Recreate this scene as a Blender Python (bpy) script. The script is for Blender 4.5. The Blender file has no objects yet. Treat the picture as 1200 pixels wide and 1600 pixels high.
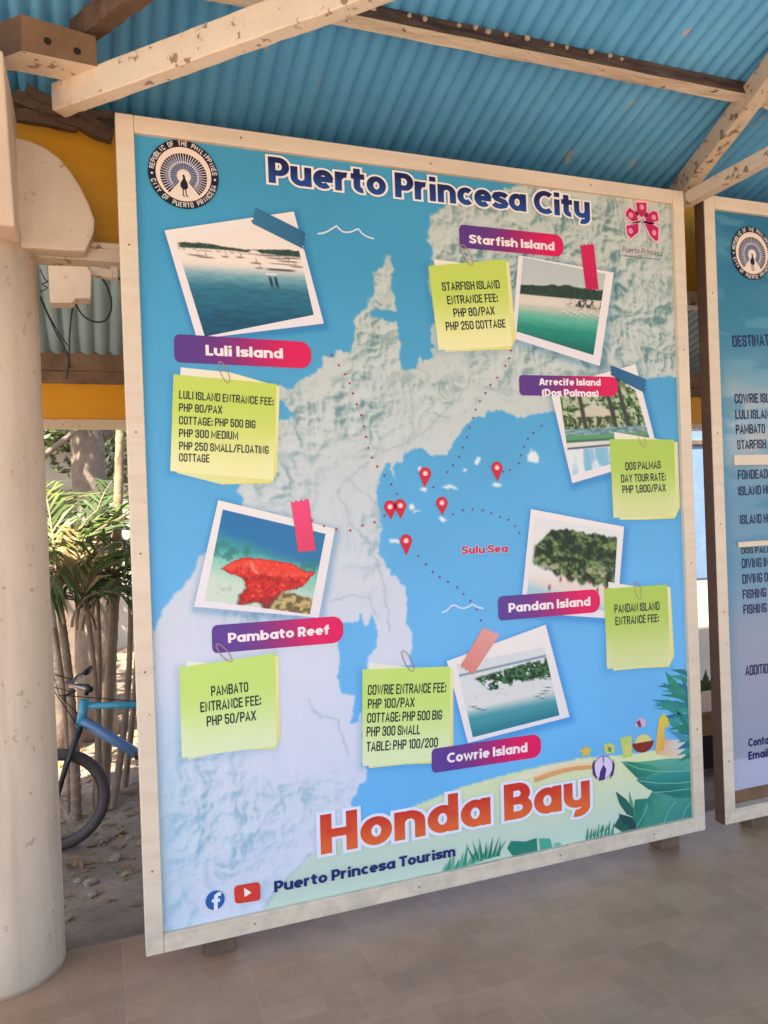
import bpy, bmesh, math, random
import numpy as np
from math import radians, sin, cos, pi
from mathutils import Vector, Matrix

random.seed(7)
scene = bpy.context.scene
COL = scene.collection

# ------------------------------------------------------------------ camera
CAM = np.array((-0.10132, -2.58315, 1.47339))
YAW, PITCH, ROLL, FPX = 0.358216, -0.003192, -0.036117, 1202.0
_fw = np.array((sin(YAW)*cos(PITCH), cos(YAW)*cos(PITCH), sin(PITCH)))
_r0 = np.array((cos(YAW), -sin(YAW), 0.0))
_u0 = np.cross(_r0, _fw)
RT = _r0*cos(ROLL) + _u0*sin(ROLL)
UP = -_r0*sin(ROLL) + _u0*cos(ROLL)
cd = bpy.data.cameras.new('camera')
cam = bpy.data.objects.new('camera', cd)
COL.objects.link(cam)
cd.sensor_fit = 'VERTICAL'; cd.sensor_height = 24.0; cd.lens = 24.0*FPX/1600.0
cd.clip_start = 0.05; cd.clip_end = 500
cam.matrix_world = Matrix(((RT[0], UP[0], -_fw[0], CAM[0]), (RT[1], UP[1], -_fw[1], CAM[1]),
                           (RT[2], UP[2], -_fw[2], CAM[2]), (0, 0, 0, 1)))
scene.camera = cam

# ------------------------------------------------------------------ sky, sun, exposure
SUN_DIR = Vector((-0.55, -0.50, 1.10)).normalized()      # towards the sun
w = bpy.data.worlds.new('World'); scene.world = w; w.use_nodes = True
nt = w.node_tree; nt.nodes.clear()
sky = nt.nodes.new('ShaderNodeTexSky'); sky.sky_type = 'NISHITA'; sky.sun_disc = False
sky.sun_elevation = math.asin(SUN_DIR.z)
sky.sun_rotation = math.atan2(SUN_DIR.x, SUN_DIR.y)
sky.air_density = 1.0; sky.dust_density = 3.0; sky.ozone_density = 1.0
bg = nt.nodes.new('ShaderNodeBackground'); bg.inputs[1].default_value = 0.11
wo = nt.nodes.new('ShaderNodeOutputWorld')
nt.links.new(sky.outputs[0], bg.inputs[0]); nt.links.new(bg.outputs[0], wo.inputs[0])
sd = bpy.data.lights.new('sun', 'SUN'); sd.energy = 5.0; sd.angle = radians(0.5); sd.color = (1.0, 0.89, 0.74)
so = bpy.data.objects.new('sun', sd); COL.objects.link(so)
so.rotation_euler = (-SUN_DIR).to_track_quat('-Z', 'Y').to_euler(); so.location = (-4, -4, 8)
scene.view_settings.view_transform = 'Standard'; scene.view_settings.look = 'None'
scene.view_settings.exposure = 2.0; scene.view_settings.gamma = 1.0
scene.cycles.max_bounces = 10; scene.cycles.diffuse_bounces = 6

# ------------------------------------------------------------------ measuring helpers
def hit(px, py, axis, val):                # where a line of sight meets the plane axis = val
    d = _fw + RT*((px-600)/FPX) + UP*((800-py)/FPX)
    t = (val - CAM[axis])/d[axis]
    return CAM + d*t
def pix(P):                                # photograph coordinates of points (n,3)
    d = P - CAM; z = d @ _fw
    return np.stack((600+FPX*(d @ RT)/z, 800-FPX*(d @ UP)/z), -1)
def lin(c):
    c = np.asarray(c, float)/255.0
    return np.where(c <= 0.04045, c/12.92, ((c+0.055)/1.055)**2.4)

# ------------------------------------------------------------------ numpy noise
def _hash(ix, iy, s):
    v = np.sin(ix*127.1 + iy*311.7 + s*74.7)*43758.5453
    return v - np.floor(v)
def vnoise(x, y, s=0):
    x = np.asarray(x, float); y = np.asarray(y, float)
    ix = np.floor(x); iy = np.floor(y); fx = x-ix; fy = y-iy
    fx = fx*fx*fx*(fx*(fx*6-15)+10); fy = fy*fy*fy*(fy*(fy*6-15)+10)
    a = _hash(ix, iy, s); b = _hash(ix+1, iy, s); c = _hash(ix, iy+1, s); d = _hash(ix+1, iy+1, s)
    return (a+(b-a)*fx) + ((c+(d-c)*fx)-(a+(b-a)*fx))*fy
def fbm(x, y, s=0, o=4, g=0.5):
    t = 0; a = 1.0; n = 0
    for i in range(o):
        t = t + a*vnoise(x*2**i, y*2**i, s+i*13.7); n += a; a *= g
    return t/n
def ridge(x, y, s=0, o=4):
    t = 0; a = 1.0; n = 0
    for i in range(o):
        t = t + a*(1-np.abs(2*vnoise(x*2**i, y*2**i, s+i*9.1)-1)); n += a; a *= 0.55
    return t/n
def inpoly(x, y, poly):
    r = np.zeros(np.shape(x), bool); n = len(poly)
    for i in range(n):
        x1, y1 = poly[i]; x2, y2 = poly[(i+1) % n]
        if y1 == y2: continue
        c = ((y1 > y) != (y2 > y)) & (x < (x2-x1)*(y-y1)/(y2-y1)+x1)
        r ^= c
    return r
def segdist(x, y, pts, closed=False):
    d = np.full(np.shape(x), 1e9)
    n = len(pts)
    for i in range(n if closed else n-1):
        x1, y1 = pts[i]; x2, y2 = pts[(i+1) % n]
        vx, vy = x2-x1, y2-y1; L = vx*vx+vy*vy+1e-9
        t = np.clip(((x-x1)*vx+(y-y1)*vy)/L, 0, 1)
        d = np.minimum(d, (x-x1-t*vx)**2+(y-y1-t*vy)**2)
    return np.sqrt(d)
def sstep(a, b, x):
    t = np.clip((x-a)/(b-a), 0, 1); return t*t*(3-2*t)
def mix(a, b, t):
    t = np.asarray(t)[..., None]; return np.asarray(a)*(1-t)+np.asarray(b)*t

# ------------------------------------------------------------------ object helpers
def tag(o, label=None, cat=None, group=None, kind=None):
    if label: o['label'] = label
    if cat: o['category'] = cat
    if group: o['group'] = group
    if kind: o['kind'] = kind
    return o
def thing(name, label, cat, loc=(0, 0, 0), group=None, rz=0.0):
    o = bpy.data.objects.new(name, None); COL.objects.link(o)
    o.empty_display_size = 0.1
    o.location = loc; o.rotation_euler = (0, 0, rz)
    return tag(o, label, cat, group)
def world_loc(o):
    v = Vector((0, 0, 0))
    while o: v += o.location; o = o.parent
    return v
class MB:
    """collects shapes in world coordinates, then links them as one mesh object"""
    def __init__(s): s.v = []; s.f = []; s.m = []
    def add(s, vs, fs, mi=0):
        b = len(s.v); s.v += [tuple(map(float, p)) for p in vs]
        s.f += [tuple(b+i for i in f) for f in fs]; s.m += [mi]*len(fs)
    def box(s, lo, hi, mi=0):
        x0, y0, z0 = lo; x1, y1, z1 = hi
        s.add([(x0,y0,z0),(x1,y0,z0),(x1,y1,z0),(x0,y1,z0),(x0,y0,z1),(x1,y0,z1),(x1,y1,z1),(x0,y1,z1)],
              [(0,3,2,1),(4,5,6,7),(0,1,5,4),(1,2,6,5),(2,3,7,6),(3,0,4,7)], mi)
    def beam(s, a, b, wd, ht, up=(0, 0, 1), mi=0, segs=1, jit=0.0):
        a = Vector(a); b = Vector(b); d = (b-a).normalized()
        sx = d.cross(Vector(up)).normalized(); uz = sx.cross(d).normalized()
        vs = []; 
        for i in range(segs+1):
            c = a.lerp(b, i/segs)
            for (p, q) in ((-1,-1),(1,-1),(1,1),(-1,1)):
                j = Vector((random.uniform(-jit,jit), random.uniform(-jit,jit), random.uniform(-jit,jit)))
                vs.append(c + sx*(p*wd/2) + uz*(q*ht/2) + j)
        fs = [(0,1,2,3), tuple(4*segs+k for k in (3,2,1,0))]
        for i in range(segs):
            for k in range(4):
                fs.append((4*i+k, 4*i+4+k, 4*i+4+(k+1)%4, 4*i+(k+1)%4))
        s.add(vs, fs, mi)
    def tube(s, pts, rad, n=8, cap=True, mi=0):
        pts = [Vector(p) for p in pts]
        if not hasattr(rad, '__len__'): rad = [rad]*len(pts)
        vs = []; prev = None
        for i, p in enumerate(pts):
            d = (pts[min(i+1, len(pts)-1)]-pts[max(i-1, 0)]).normalized()
            if prev is None:
                a = Vector((0,0,1)) if abs(d.z) < 0.9 else Vector((1,0,0))
                u = d.cross(a).normalized()
            else:
                u = (prev - d*prev.dot(d)).normalized()
            prev = u; v = d.cross(u)
            for k in range(n):
                t = 2*pi*k/n; vs.append(p + (u*cos(t)+v*sin(t))*rad[i])
        fs = []
        for i in range(len(pts)-1):
            for k in range(n):
                fs.append((i*n+k, i*n+(k+1)%n, (i+1)*n+(k+1)%n, (i+1)*n+k))
        if cap: fs += [tuple(range(n-1, -1, -1)), tuple((len(pts)-1)*n+k for k in range(n))]
        s.add(vs, fs, mi)
    def lathe(s, c, prof, n=48, mi=0):
        vs = []; 
        for (r, z) in prof:
            for k in range(n):
                t = 2*pi*k/n; vs.append((c[0]+r*cos(t), c[1]+r*sin(t), c[2]+z))
        fs = []
        for i in range(len(prof)-1):
            for k in range(n):
                fs.append((i*n+k, i*n+(k+1)%n, (i+1)*n+(k+1)%n, (i+1)*n+k))
        fs += [tuple(range(n-1, -1, -1)), tuple((len(prof)-1)*n+k for k in range(n))]
        s.add(vs, fs, mi)
    def prism(s, pts, off, mi=0):
        n = len(pts); off = Vector(off)
        vs = [Vector(p) for p in pts] + [Vector(p)+off for p in pts]
        fs = [tuple(range(n)), tuple(range(2*n-1, n-1, -1))]
        fs += [(i, n+i, n+(i+1) % n, (i+1) % n) for i in range(n)]
        s.add(vs, fs, mi)
    def torus(s, c, R, r, ax, ay, n=40, m=10, mi=0):
        c = Vector(c); ax = Vector(ax); ay = Vector(ay); az = ax.cross(ay)
        vs = []
        for i in range(n):
            t = 2*pi*i/n; d = ax*cos(t)+ay*sin(t)
            for k in range(m):
                p = 2*pi*k/m; vs.append(c + d*(R+r*cos(p)) + az*(r*sin(p)))
        fs = [(i*m+k, ((i+1)%n)*m+k, ((i+1)%n)*m+(k+1)%m, i*m+(k+1)%m) for i in range(n) for k in range(m)]
        s.add(vs, fs, mi)
    def build(s, name, mats, parent=None, smooth=False, bevel=0.0, label=None):
        me = bpy.data.meshes.new(name)
        o = bpy.data.objects.new(name, me); COL.objects.link(o)
        off = Vector((0, 0, 0))
        if parent: o.parent = parent; off = world_loc(parent)
        me.from_pydata([tuple(Vector(p)-off) for p in s.v], [], s.f)
        if not isinstance(mats, (list, tuple)): mats = [mats]
        for m in mats: me.materials.append(m)
        me.polygons.foreach_set('material_index', s.m)
        bm = bmesh.new(); bm.from_mesh(me)
        bmesh.ops.recalc_face_normals(bm, faces=bm.faces); bm.to_mesh(me); bm.free()
        if smooth: me.polygons.foreach_set('use_smooth', [True]*len(me.polygons))
        me.update()
        if bevel:
            bv = o.modifiers.new('bevel', 'BEVEL'); bv.width = bevel; bv.segments = 2; bv.limit_method = 'ANGLE'
        if label: o['label'] = label
        return o

# ------------------------------------------------------------------ materials
class NT:
    def __init__(s, name):
        s.m = bpy.data.materials.new(name); s.m.use_nodes = True
        s.t = s.m.node_tree; s.t.nodes.clear()
        s.out = s.t.nodes.new('ShaderNodeOutputMaterial'); s.b = s.t.nodes.new('ShaderNodeBsdfPrincipled')
        s.t.links.new(s.b.outputs[0], s.out.inputs[0]); s.co = s.t.nodes.new('ShaderNodeTexCoord')
    def n(s, typ, **kw):
        x = s.t.nodes.new(typ)
        for k, v in kw.items(): setattr(x, k, v)
        return x
    def l(s, a, b): s.t.links.new(a, b)
    def setin(s, sock, v):
        if hasattr(v, 'is_output'): s.l(v, sock)
        else: sock.default_value = v
    def map(s, scale=(1,1,1), loc=(0,0,0), rot=(0,0,0)):
        m = s.n('ShaderNodeMapping'); m.inputs['Scale'].default_value = scale; m.inputs['Location'].default_value = loc
        m.inputs['Rotation'].default_value = rot
        s.l(s.co.outputs['Object'], m.inputs[0]); return m.outputs[0]
    def noise(s, scale, detail=5, rough=0.55, vec=None, dist=0.0):
        x = s.n('ShaderNodeTexNoise'); x.inputs['Scale'].default_value = scale; x.inputs['Detail'].default_value = detail
        x.inputs['Roughness'].default_value = rough; x.inputs['Distortion'].default_value = dist
        s.l(vec if vec else s.co.outputs['Object'], x.inputs['Vector']); return x.outputs['Fac']
    def ramp(s, fac, stops):
        x = s.n('ShaderNodeValToRGB'); e = x.color_ramp.elements
        while len(e) < len(stops): e.new(0.5)
        for i, (p, c) in enumerate(stops):
            e[i].position = p; e[i].color = (c, c, c, 1) if not hasattr(c, '__len__') else (*c, 1)
        s.l(fac, x.inputs[0]); return x.outputs[0]
    def mix(s, a, b, f, mode='MIX'):
        x = s.n('ShaderNodeMix', data_type='RGBA', blend_type=mode)
        s.setin(x.inputs[0], f)
        for sock, v in ((x.inputs[6], a), (x.inputs[7], b)):
            if hasattr(v, 'is_output'): s.l(v, sock)
            else: sock.default_value = (*v, 1)
        return x.outputs[2]
    def math(s, op, a, b=0.0):
        x = s.n('ShaderNodeMath', operation=op); s.setin(x.inputs[0], a); s.setin(x.inputs[1], b); return x.outputs[0]
    def base(s, c):
        if hasattr(c, 'is_output'): s.l(c, s.b.inputs['Base Color'])
        else: s.b.inputs['Base Color'].default_value = (*c, 1)
    def rough(s, r): s.setin(s.b.inputs['Roughness'], r)
    def bump(s, h, strength=0.3, dist=0.01):
        x = s.n('ShaderNodeBump'); x.inputs['Strength'].default_value = strength; x.inputs['Distance'].default_value = dist
        s.l(h, x.inputs['Height']); s.l(x.outputs[0], s.b.inputs['Normal'])

def painted_wood(name, paint, wood=(0.16, 0.085, 0.04), chips=0.62, grime=0.35, grain=(1.5, 30, 30), low=0.0):
    t = NT(name)
    g = t.noise(1.0, 6, 0.6, t.map(grain))
    dirt = t.ramp(t.noise(3.2, 6, 0.65), [(0.35, 0.0), (0.75, 1.0)])
    spots = t.ramp(t.noise(26, 4, 0.6), [(chips, 0.0), (chips+0.05, 1.0)])
    c = t.mix(paint, tuple(v*0.62 for v in paint), t.math('MULTIPLY', dirt, grime))
    c = t.mix(c, tuple(v*k for v, k in zip(paint, (0.78, 0.7, 0.6))), t.math('MULTIPLY', t.ramp(g, [(0.45, 0), (0.7, 1)]), 0.35))
    c = t.mix(c, wood, t.math('MULTIPLY', spots, 0.8))
    if low:
        sp = t.n('ShaderNodeSeparateXYZ'); t.l(t.co.outputs['Object'], sp.inputs[0])
        z = t.ramp(sp.outputs['Z'], [(0.0, 1.0), (0.35, 0.0)])
        sm = t.math('MULTIPLY', z, t.ramp(t.noise(14, 5, 0.7), [(0.42, 0), (0.62, 1)]))
        c = t.mix(c, (0.33, 0.29, 0.26), t.math('MULTIPLY', sm, low))
    t.base(c); t.rough(0.55); t.bump(g, 0.25, 0.004)
    return t.m
M = {}
M['cream'] = painted_wood('cream_painted_wood', (0.76, 0.64, 0.51), chips=0.70, grime=0.30, low=0.45)
M['cream_worn'] = painted_wood('worn_cream_painted_wood', (0.78, 0.665, 0.535), wood=(0.20, 0.10, 0.05), chips=0.605, grime=0.5, grain=(8, 8, 8))
M['pitted'] = painted_wood('pitted_cream_painted_wood', (0.72, 0.60, 0.47), chips=0.575, grime=0.6, grain=(12, 12, 12))
M['plaster'] = painted_wood('cream_painted_plaster', (0.68, 0.56, 0.45), wood=(0.36, 0.25, 0.17), chips=0.655, grime=0.6, grain=(3, 3, 3))
M['orange'] = painted_wood('orange_painted_concrete', (0.86, 0.41, 0.015), wood=(0.5, 0.3, 0.1), chips=0.74, grime=0.35, grain=(2, 8, 8))

def column_mat():
    t = NT('column_plaster'); sp = t.n('ShaderNodeSeparateXYZ'); t.l(t.co.outputs['Object'], sp.inputs[0])
    p = (0.74, 0.60, 0.47)
    c = t.mix(p, (0.50, 0.40, 0.31), t.math('MULTIPLY', t.ramp(t.noise(2.2, 6, 0.65, t.map((1, 1, .5))), [(.42, 0), (.72, 1)]), 0.6))
    st = t.ramp(t.noise(1.0, 5, 0.6, t.map((14, 14, .7))), [(.52, 0), (.75, 1)]); c = t.mix(c, (0.46, 0.35, 0.26), t.math('MULTIPLY', st, 0.6))
    c = t.mix(c, (0.40, 0.27, 0.18), t.math('MULTIPLY', t.ramp(t.noise(21, 4, .6), [(.63, 0), (.68, 1)]), .7))
    lo = t.ramp(t.math('ADD', sp.outputs['Z'], t.math('MULTIPLY', t.noise(7, 6, .7), .25)), [(.12, 1), (.30, 0)]); c = t.mix(c, (0.42, 0.32, 0.24), t.math('MULTIPLY', lo, .6))
    t.base(c); t.rough(.6); t.bump(t.math('ADD', t.noise(5, 5, .6), t.math('MULTIPLY', t.noise(60, 3), .2)), .25, .01); return t.m
M['column'] = column_mat()
def plain(name, col, var=0.35, sc=8, rough=0.7, dark=None, bump=0.3, bs=30, metal=0.0):
    t = NT(name)
    dark = dark or tuple(v*0.45 for v in col)
    c = t.mix(col, dark, t.math('MULTIPLY', t.ramp(t.noise(sc, 6, 0.6), [(0.35, 0), (0.7, 1)]), var))
    c = t.mix(c, tuple(v*0.7 for v in col), t.math('MULTIPLY', t.ramp(t.noise(sc*7, 3), [(0.45, 0), (0.65, 1)]), var*0.7))
    t.base(c); t.rough(rough); t.b.inputs['Metallic'].default_value = metal
    if bump: t.bump(t.noise(bs, 6, 0.65), bump, 0.01)
    return t.m
M['dark_wood'] = plain('bare_dark_wood', (0.17, 0.105, 0.07), 0.8, 9, 0.85, (0.05, 0.03, 0.02), 0.8, 40)
M['brown_wood'] = plain('bare_brown_wood', (0.24, 0.14, 0.075), 0.6, 6, 0.8, (0.10, 0.055, 0.03), 0.5, 30)
M['side_wood'] = plain('dark_stained_wood', (0.115, 0.062, 0.045), 0.6, 6, 0.6, (0.05, 0.03, 0.025), 0.3, 30)
M['grey_wood'] = plain('weathered_grey_wood', (0.30, 0.22, 0.165), 0.8, 7, 0.9, (0.10, 0.07, 0.05), 0.8, 35)
M['nail'] = plain('rusty_nail_head', (0.26, 0.18, 0.13), 0.5, 90, 0.6, None, 0.0)
M['beige'] = plain('pale_beige', (0.52, 0.42, 0.33), 0.5, 60, 0.9, None, 0.3)
M['hole'] = plain('bolt_hole_dark', (0.012, 0.01, 0.008), 0.2, 9, 0.9, bump=0)
M['soil'] = plain('soil', (0.31, 0.232, 0.172), 0.75, 5, 0.95, (0.15, 0.11, 0.082), 0.9, 28)
M['bounce_yard'] = plain('sandy_bounce_yard', (0.34, 0.265, 0.19), 0.5, 3, 0.95, (0.22, 0.16, 0.11), 0.5, 20)
M['stone'] = plain('stone', (0.30, 0.25, 0.20), 0.6, 12, 0.9, None, 0.7, 30)
M['bark'] = plain('bark', (0.26, 0.205, 0.16), 0.7, 9, 0.9, (0.10, 0.075, 0.055), 0.9, 26)
M['palm_bark'] = plain('palm_bark', (0.33, 0.25, 0.16), 0.6, 10, 0.8, (0.13, 0.09, 0.055), 0.5, 40)
M['foot'] = plain('dusty_block', (0.17, 0.11, 0.08), 0.5, 10, 0.9, None, 0.3, 30)
M['palm_dark'] = plain('palm_dark_stem', (0.27, 0.19, 0.135), 0.6, 10, 0.8, (0.10, 0.07, 0.05), 0.5, 40)
M['concrete'] = plain('concrete_wall', (0.27, 0.21, 0.165), 0.7, 2.5, 0.9, (0.12, 0.085, 0.065), 0.6, 18)
M['white_wall'] = plain('white_render', (0.66, 0.62, 0.53), 0.25, 2.0, 0.85, None, 0.3, 20)
M['pale_blue'] = plain('pale_blue_paint', (0.17, 0.27, 0.46), 0.6, 3.0, 0.7, (0.08, 0.15, 0.32), 0.1, 20)
M['bench_wood'] = plain('bench_wood', (0.55, 0.30, 0.13), 0.4, 5, 0.6, None, 0.2, 30)
M['pane_and_shade_dark'] = plain('dark_panes_and_bench_shade', (0.05, 0.04, 0.04), 0.4, 6, 0.9, None, 0.2, 20)  # dark window panes, and the shade painted in under the bench
M['rubber'] = plain('tyre_rubber', (0.085, 0.072, 0.074), 0.4, 20, 0.75, None, 0.3, 60)
M['black'] = plain('black_plastic', (0.02, 0.02, 0.022), 0.3, 20, 0.5, None, 0.0)
M['steel'] = plain('grey_steel', (0.35, 0.33, 0.32), 0.5, 20, 0.4, None, 0.0, metal=0.8)
M['bike_blue'] = plain('blue_bike_paint', (0.06, 0.36, 0.56), 0.3, 12, 0.35, None, 0.0)
M['bike_violet'] = plain('violet_blue_bike_paint', (0.12, 0.24, 0.48), 0.3, 12, 0.35, None, 0.0)
M['litter'] = plain('dry_leaf', (0.36, 0.20, 0.09), 0.7, 5, 0.9, (0.15, 0.08, 0.04), 0.0)

def leaf_mat(name, a, b, trans=0.35):
    t = NT(name)
    oi = t.noise(3.0, 3); c = t.mix(a, b, t.ramp(oi, [(0.38, 0), (0.62, 1)]))
    t.base(c); t.rough(0.5)
    tr = t.n('ShaderNodeBsdfTranslucent'); t.l(c, tr.inputs[0])
    ms = t.n('ShaderNodeMixShader'); ms.inputs[0].default_value = trans
    t.l(t.b.outputs[0], ms.inputs[1]); t.l(tr.outputs[0], ms.inputs[2]); t.l(ms.outputs[0], t.out.inputs[0])
    return t.m
M['leaf'] = leaf_mat('palm_leaf', (0.085, 0.135, 0.04), (0.04, 0.075, 0.025), 0.25)
M['leaf_bright'] = leaf_mat('bright_palm_leaf', (0.17, 0.24, 0.045), (0.10, 0.16, 0.035), 0.35)
M['leaf_tree'] = leaf_mat('tree_leaf', (0.10, 0.13, 0.04), (0.05, 0.075, 0.025))
M['leaf_dry'] = leaf_mat('yellowing_leaf', (0.33, 0.25, 0.09), (0.20, 0.15, 0.05))

def corrugated_mat(name, blue, dark, rust=0.0):
    t = NT(name)
    st = t.noise(1.0, 5, 0.6, t.map((14, 0.8, 0.8)))
    c = t.mix(blue, dark, t.ramp(st, [(0.45, 0), (0.75, 0.6)]))
    fade = t.ramp(t.noise(1.6, 4, 0.6), [(0.5, 0), (0.75, 1)])
    c = t.mix(c, tuple(min(1, v*1.3+0.04) for v in blue), t.math('MULTIPLY', fade, 0.45))
    sp = t.ramp(t.noise(9, 3, 0.5, t.map((1.2, 0.5, 0.5))), [(0.70, 0), (0.73, 1)])
    c = t.mix(c, (0.55, 0.42, 0.32), t.math('MULTIPLY', sp, 0.8))
    if rust:
        sx = t.n('ShaderNodeSeparateXYZ'); t.l(t.co.outputs['Object'], sx.inputs[0])
        zr = t.ramp(t.math('ADD', sx.outputs['Z'], t.math('MULTIPLY', t.noise(9, 4), 0.10)), [(rust, 1), (rust+0.10, 0)])
        c = t.mix(c, (0.25, 0.15, 0.10), t.math('MULTIPLY', zr, 0.75))
    t.base(c); t.rough(0.36)
    return t.m
M['roof'] = corrugated_mat('blue_roof_paint', (0.12, 0.44, 0.80), (0.08, 0.32, 0.62))
M['roof_alt'] = corrugated_mat('blue_roof_paint_faded', (0.135, 0.46, 0.81), (0.09, 0.34, 0.64))
M['awning'] = corrugated_mat('weathered_blue_grey_roof_paint', (0.26, 0.42, 0.50), (0.17, 0.31, 0.40), rust=0.0)

def tile_mat():
    t = NT('brown_floor_tile')
    b = t.n('ShaderNodeTexBrick'); b.offset = 0.0; b.squash = 1.0
    b.inputs['Scale'].default_value = 1.0; b.inputs['Brick Width'].default_value = 0.375
    b.inputs['Row Height'].default_value = 0.375; b.inputs['Mortar Size'].default_value = 0.0022
    b.inputs['Mortar Smooth'].default_value = 0.1; b.inputs['Bias'].default_value = 0.0
    b.inputs['Color1'].default_value = (0.375, 0.218, 0.138, 1); b.inputs['Color2'].default_value = (0.41, 0.246, 0.158, 1)
    b.inputs['Mortar'].default_value = (0.44, 0.30, 0.21, 1)
    t.l(t.map((1, 1, 1), (0.068+3.75, 0.48+3.75, 0)), b.inputs['Vector'])
    c = b.outputs['Color']
    mott = t.ramp(t.noise(11, 7, 0.68), [(0.32, 0), (0.68, 1)])
    c = t.mix(c, (0.235, 0.148, 0.102), t.math('MULTIPLY', mott, 0.40))
    dust = t.ramp(t.noise(2.3, 5, 0.6), [(0.42, 0), (0.7, 1)])
    c = t.mix(c, (0.52, 0.37, 0.265), t.math('MULTIPLY', dust, 0.32))
    b2 = t.n('ShaderNodeTexBrick'); b2.offset = 0.0; b2.inputs['Scale'].default_value = 1.0; b2.inputs['Brick Width'].default_value = 0.09375
    b2.inputs['Row Height'].default_value = 0.09375; b2.inputs['Mortar Size'].default_value = 0.0016; b2.inputs['Mortar Smooth'].default_value = 0.6
    b2.inputs['Color1'].default_value = (0.86, 0.85, 0.84, 1); b2.inputs['Color2'].default_value = (1.08, 1.07, 1.06, 1); b2.inputs['Mortar'].default_value = (0.9, 0.9, 0.9, 1)
    t.l(t.map((1, 1, 1), (0.068+3.75, 0.48+3.75, 0)), b2.inputs['Vector'])
    c = t.mix(c, b2.outputs['Color'], 0.75, 'MULTIPLY')
    grit = t.ramp(t.noise(150, 2, 0.5), [(0.62, 0), (0.72, 1)]); c = t.mix(c, (0.58, 0.45, 0.33), t.math('MULTIPLY', grit, t.math('MULTIPLY', t.noise(3.1, 4), 0.55)))
    smear = t.ramp(t.noise(1.3, 6, 0.7, t.map((1, 2.2, 1), (0, 0, 0), (0, 0, 0.5))), [(0.5, 0), (0.68, 1)]); c = t.mix(c, (0.20, 0.13, 0.095), t.math('MULTIPLY', smear, 0.38))
    scr = t.ramp(t.noise(1.0, 3, 0.5, t.map((90, 6, 1), (0, 0, 0), (0, 0, 0.6))), [(0.68, 0), (0.74, 1)])
    c = t.mix(c, (0.42, 0.33, 0.26), t.math('MULTIPLY', scr, 0.15))
    t.base(c)
    t.rough(t.math('ADD', t.math('MULTIPLY', t.noise(6, 5, 0.7), 0.25), 0.30))
    t.bump(t.math('ADD', t.math('MULTIPLY', b.outputs['Fac'], -0.6), t.math('MULTIPLY', t.noise(70, 3), 0.12)), 0.25, 0.003)
    return t.m
M['tile'] = tile_mat()

def print_mat():
    t = NT('printed_vinyl')
    a = t.n('ShaderNodeVertexColor'); a.layer_name = 'Col'
    t.base(a.outputs[0]); t.rough(0.5)
    t.b.inputs['Specular IOR Level'].default_value = 0.35
    t.bump(t.math('ADD', t.noise(1.7, 2), t.math('MULTIPLY', t.noise(1.0, 2, .5, t.map((.6, 1, 5))), .35)), 0.09, 0.05)
    return t.m
M['print'] = print_mat()
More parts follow.
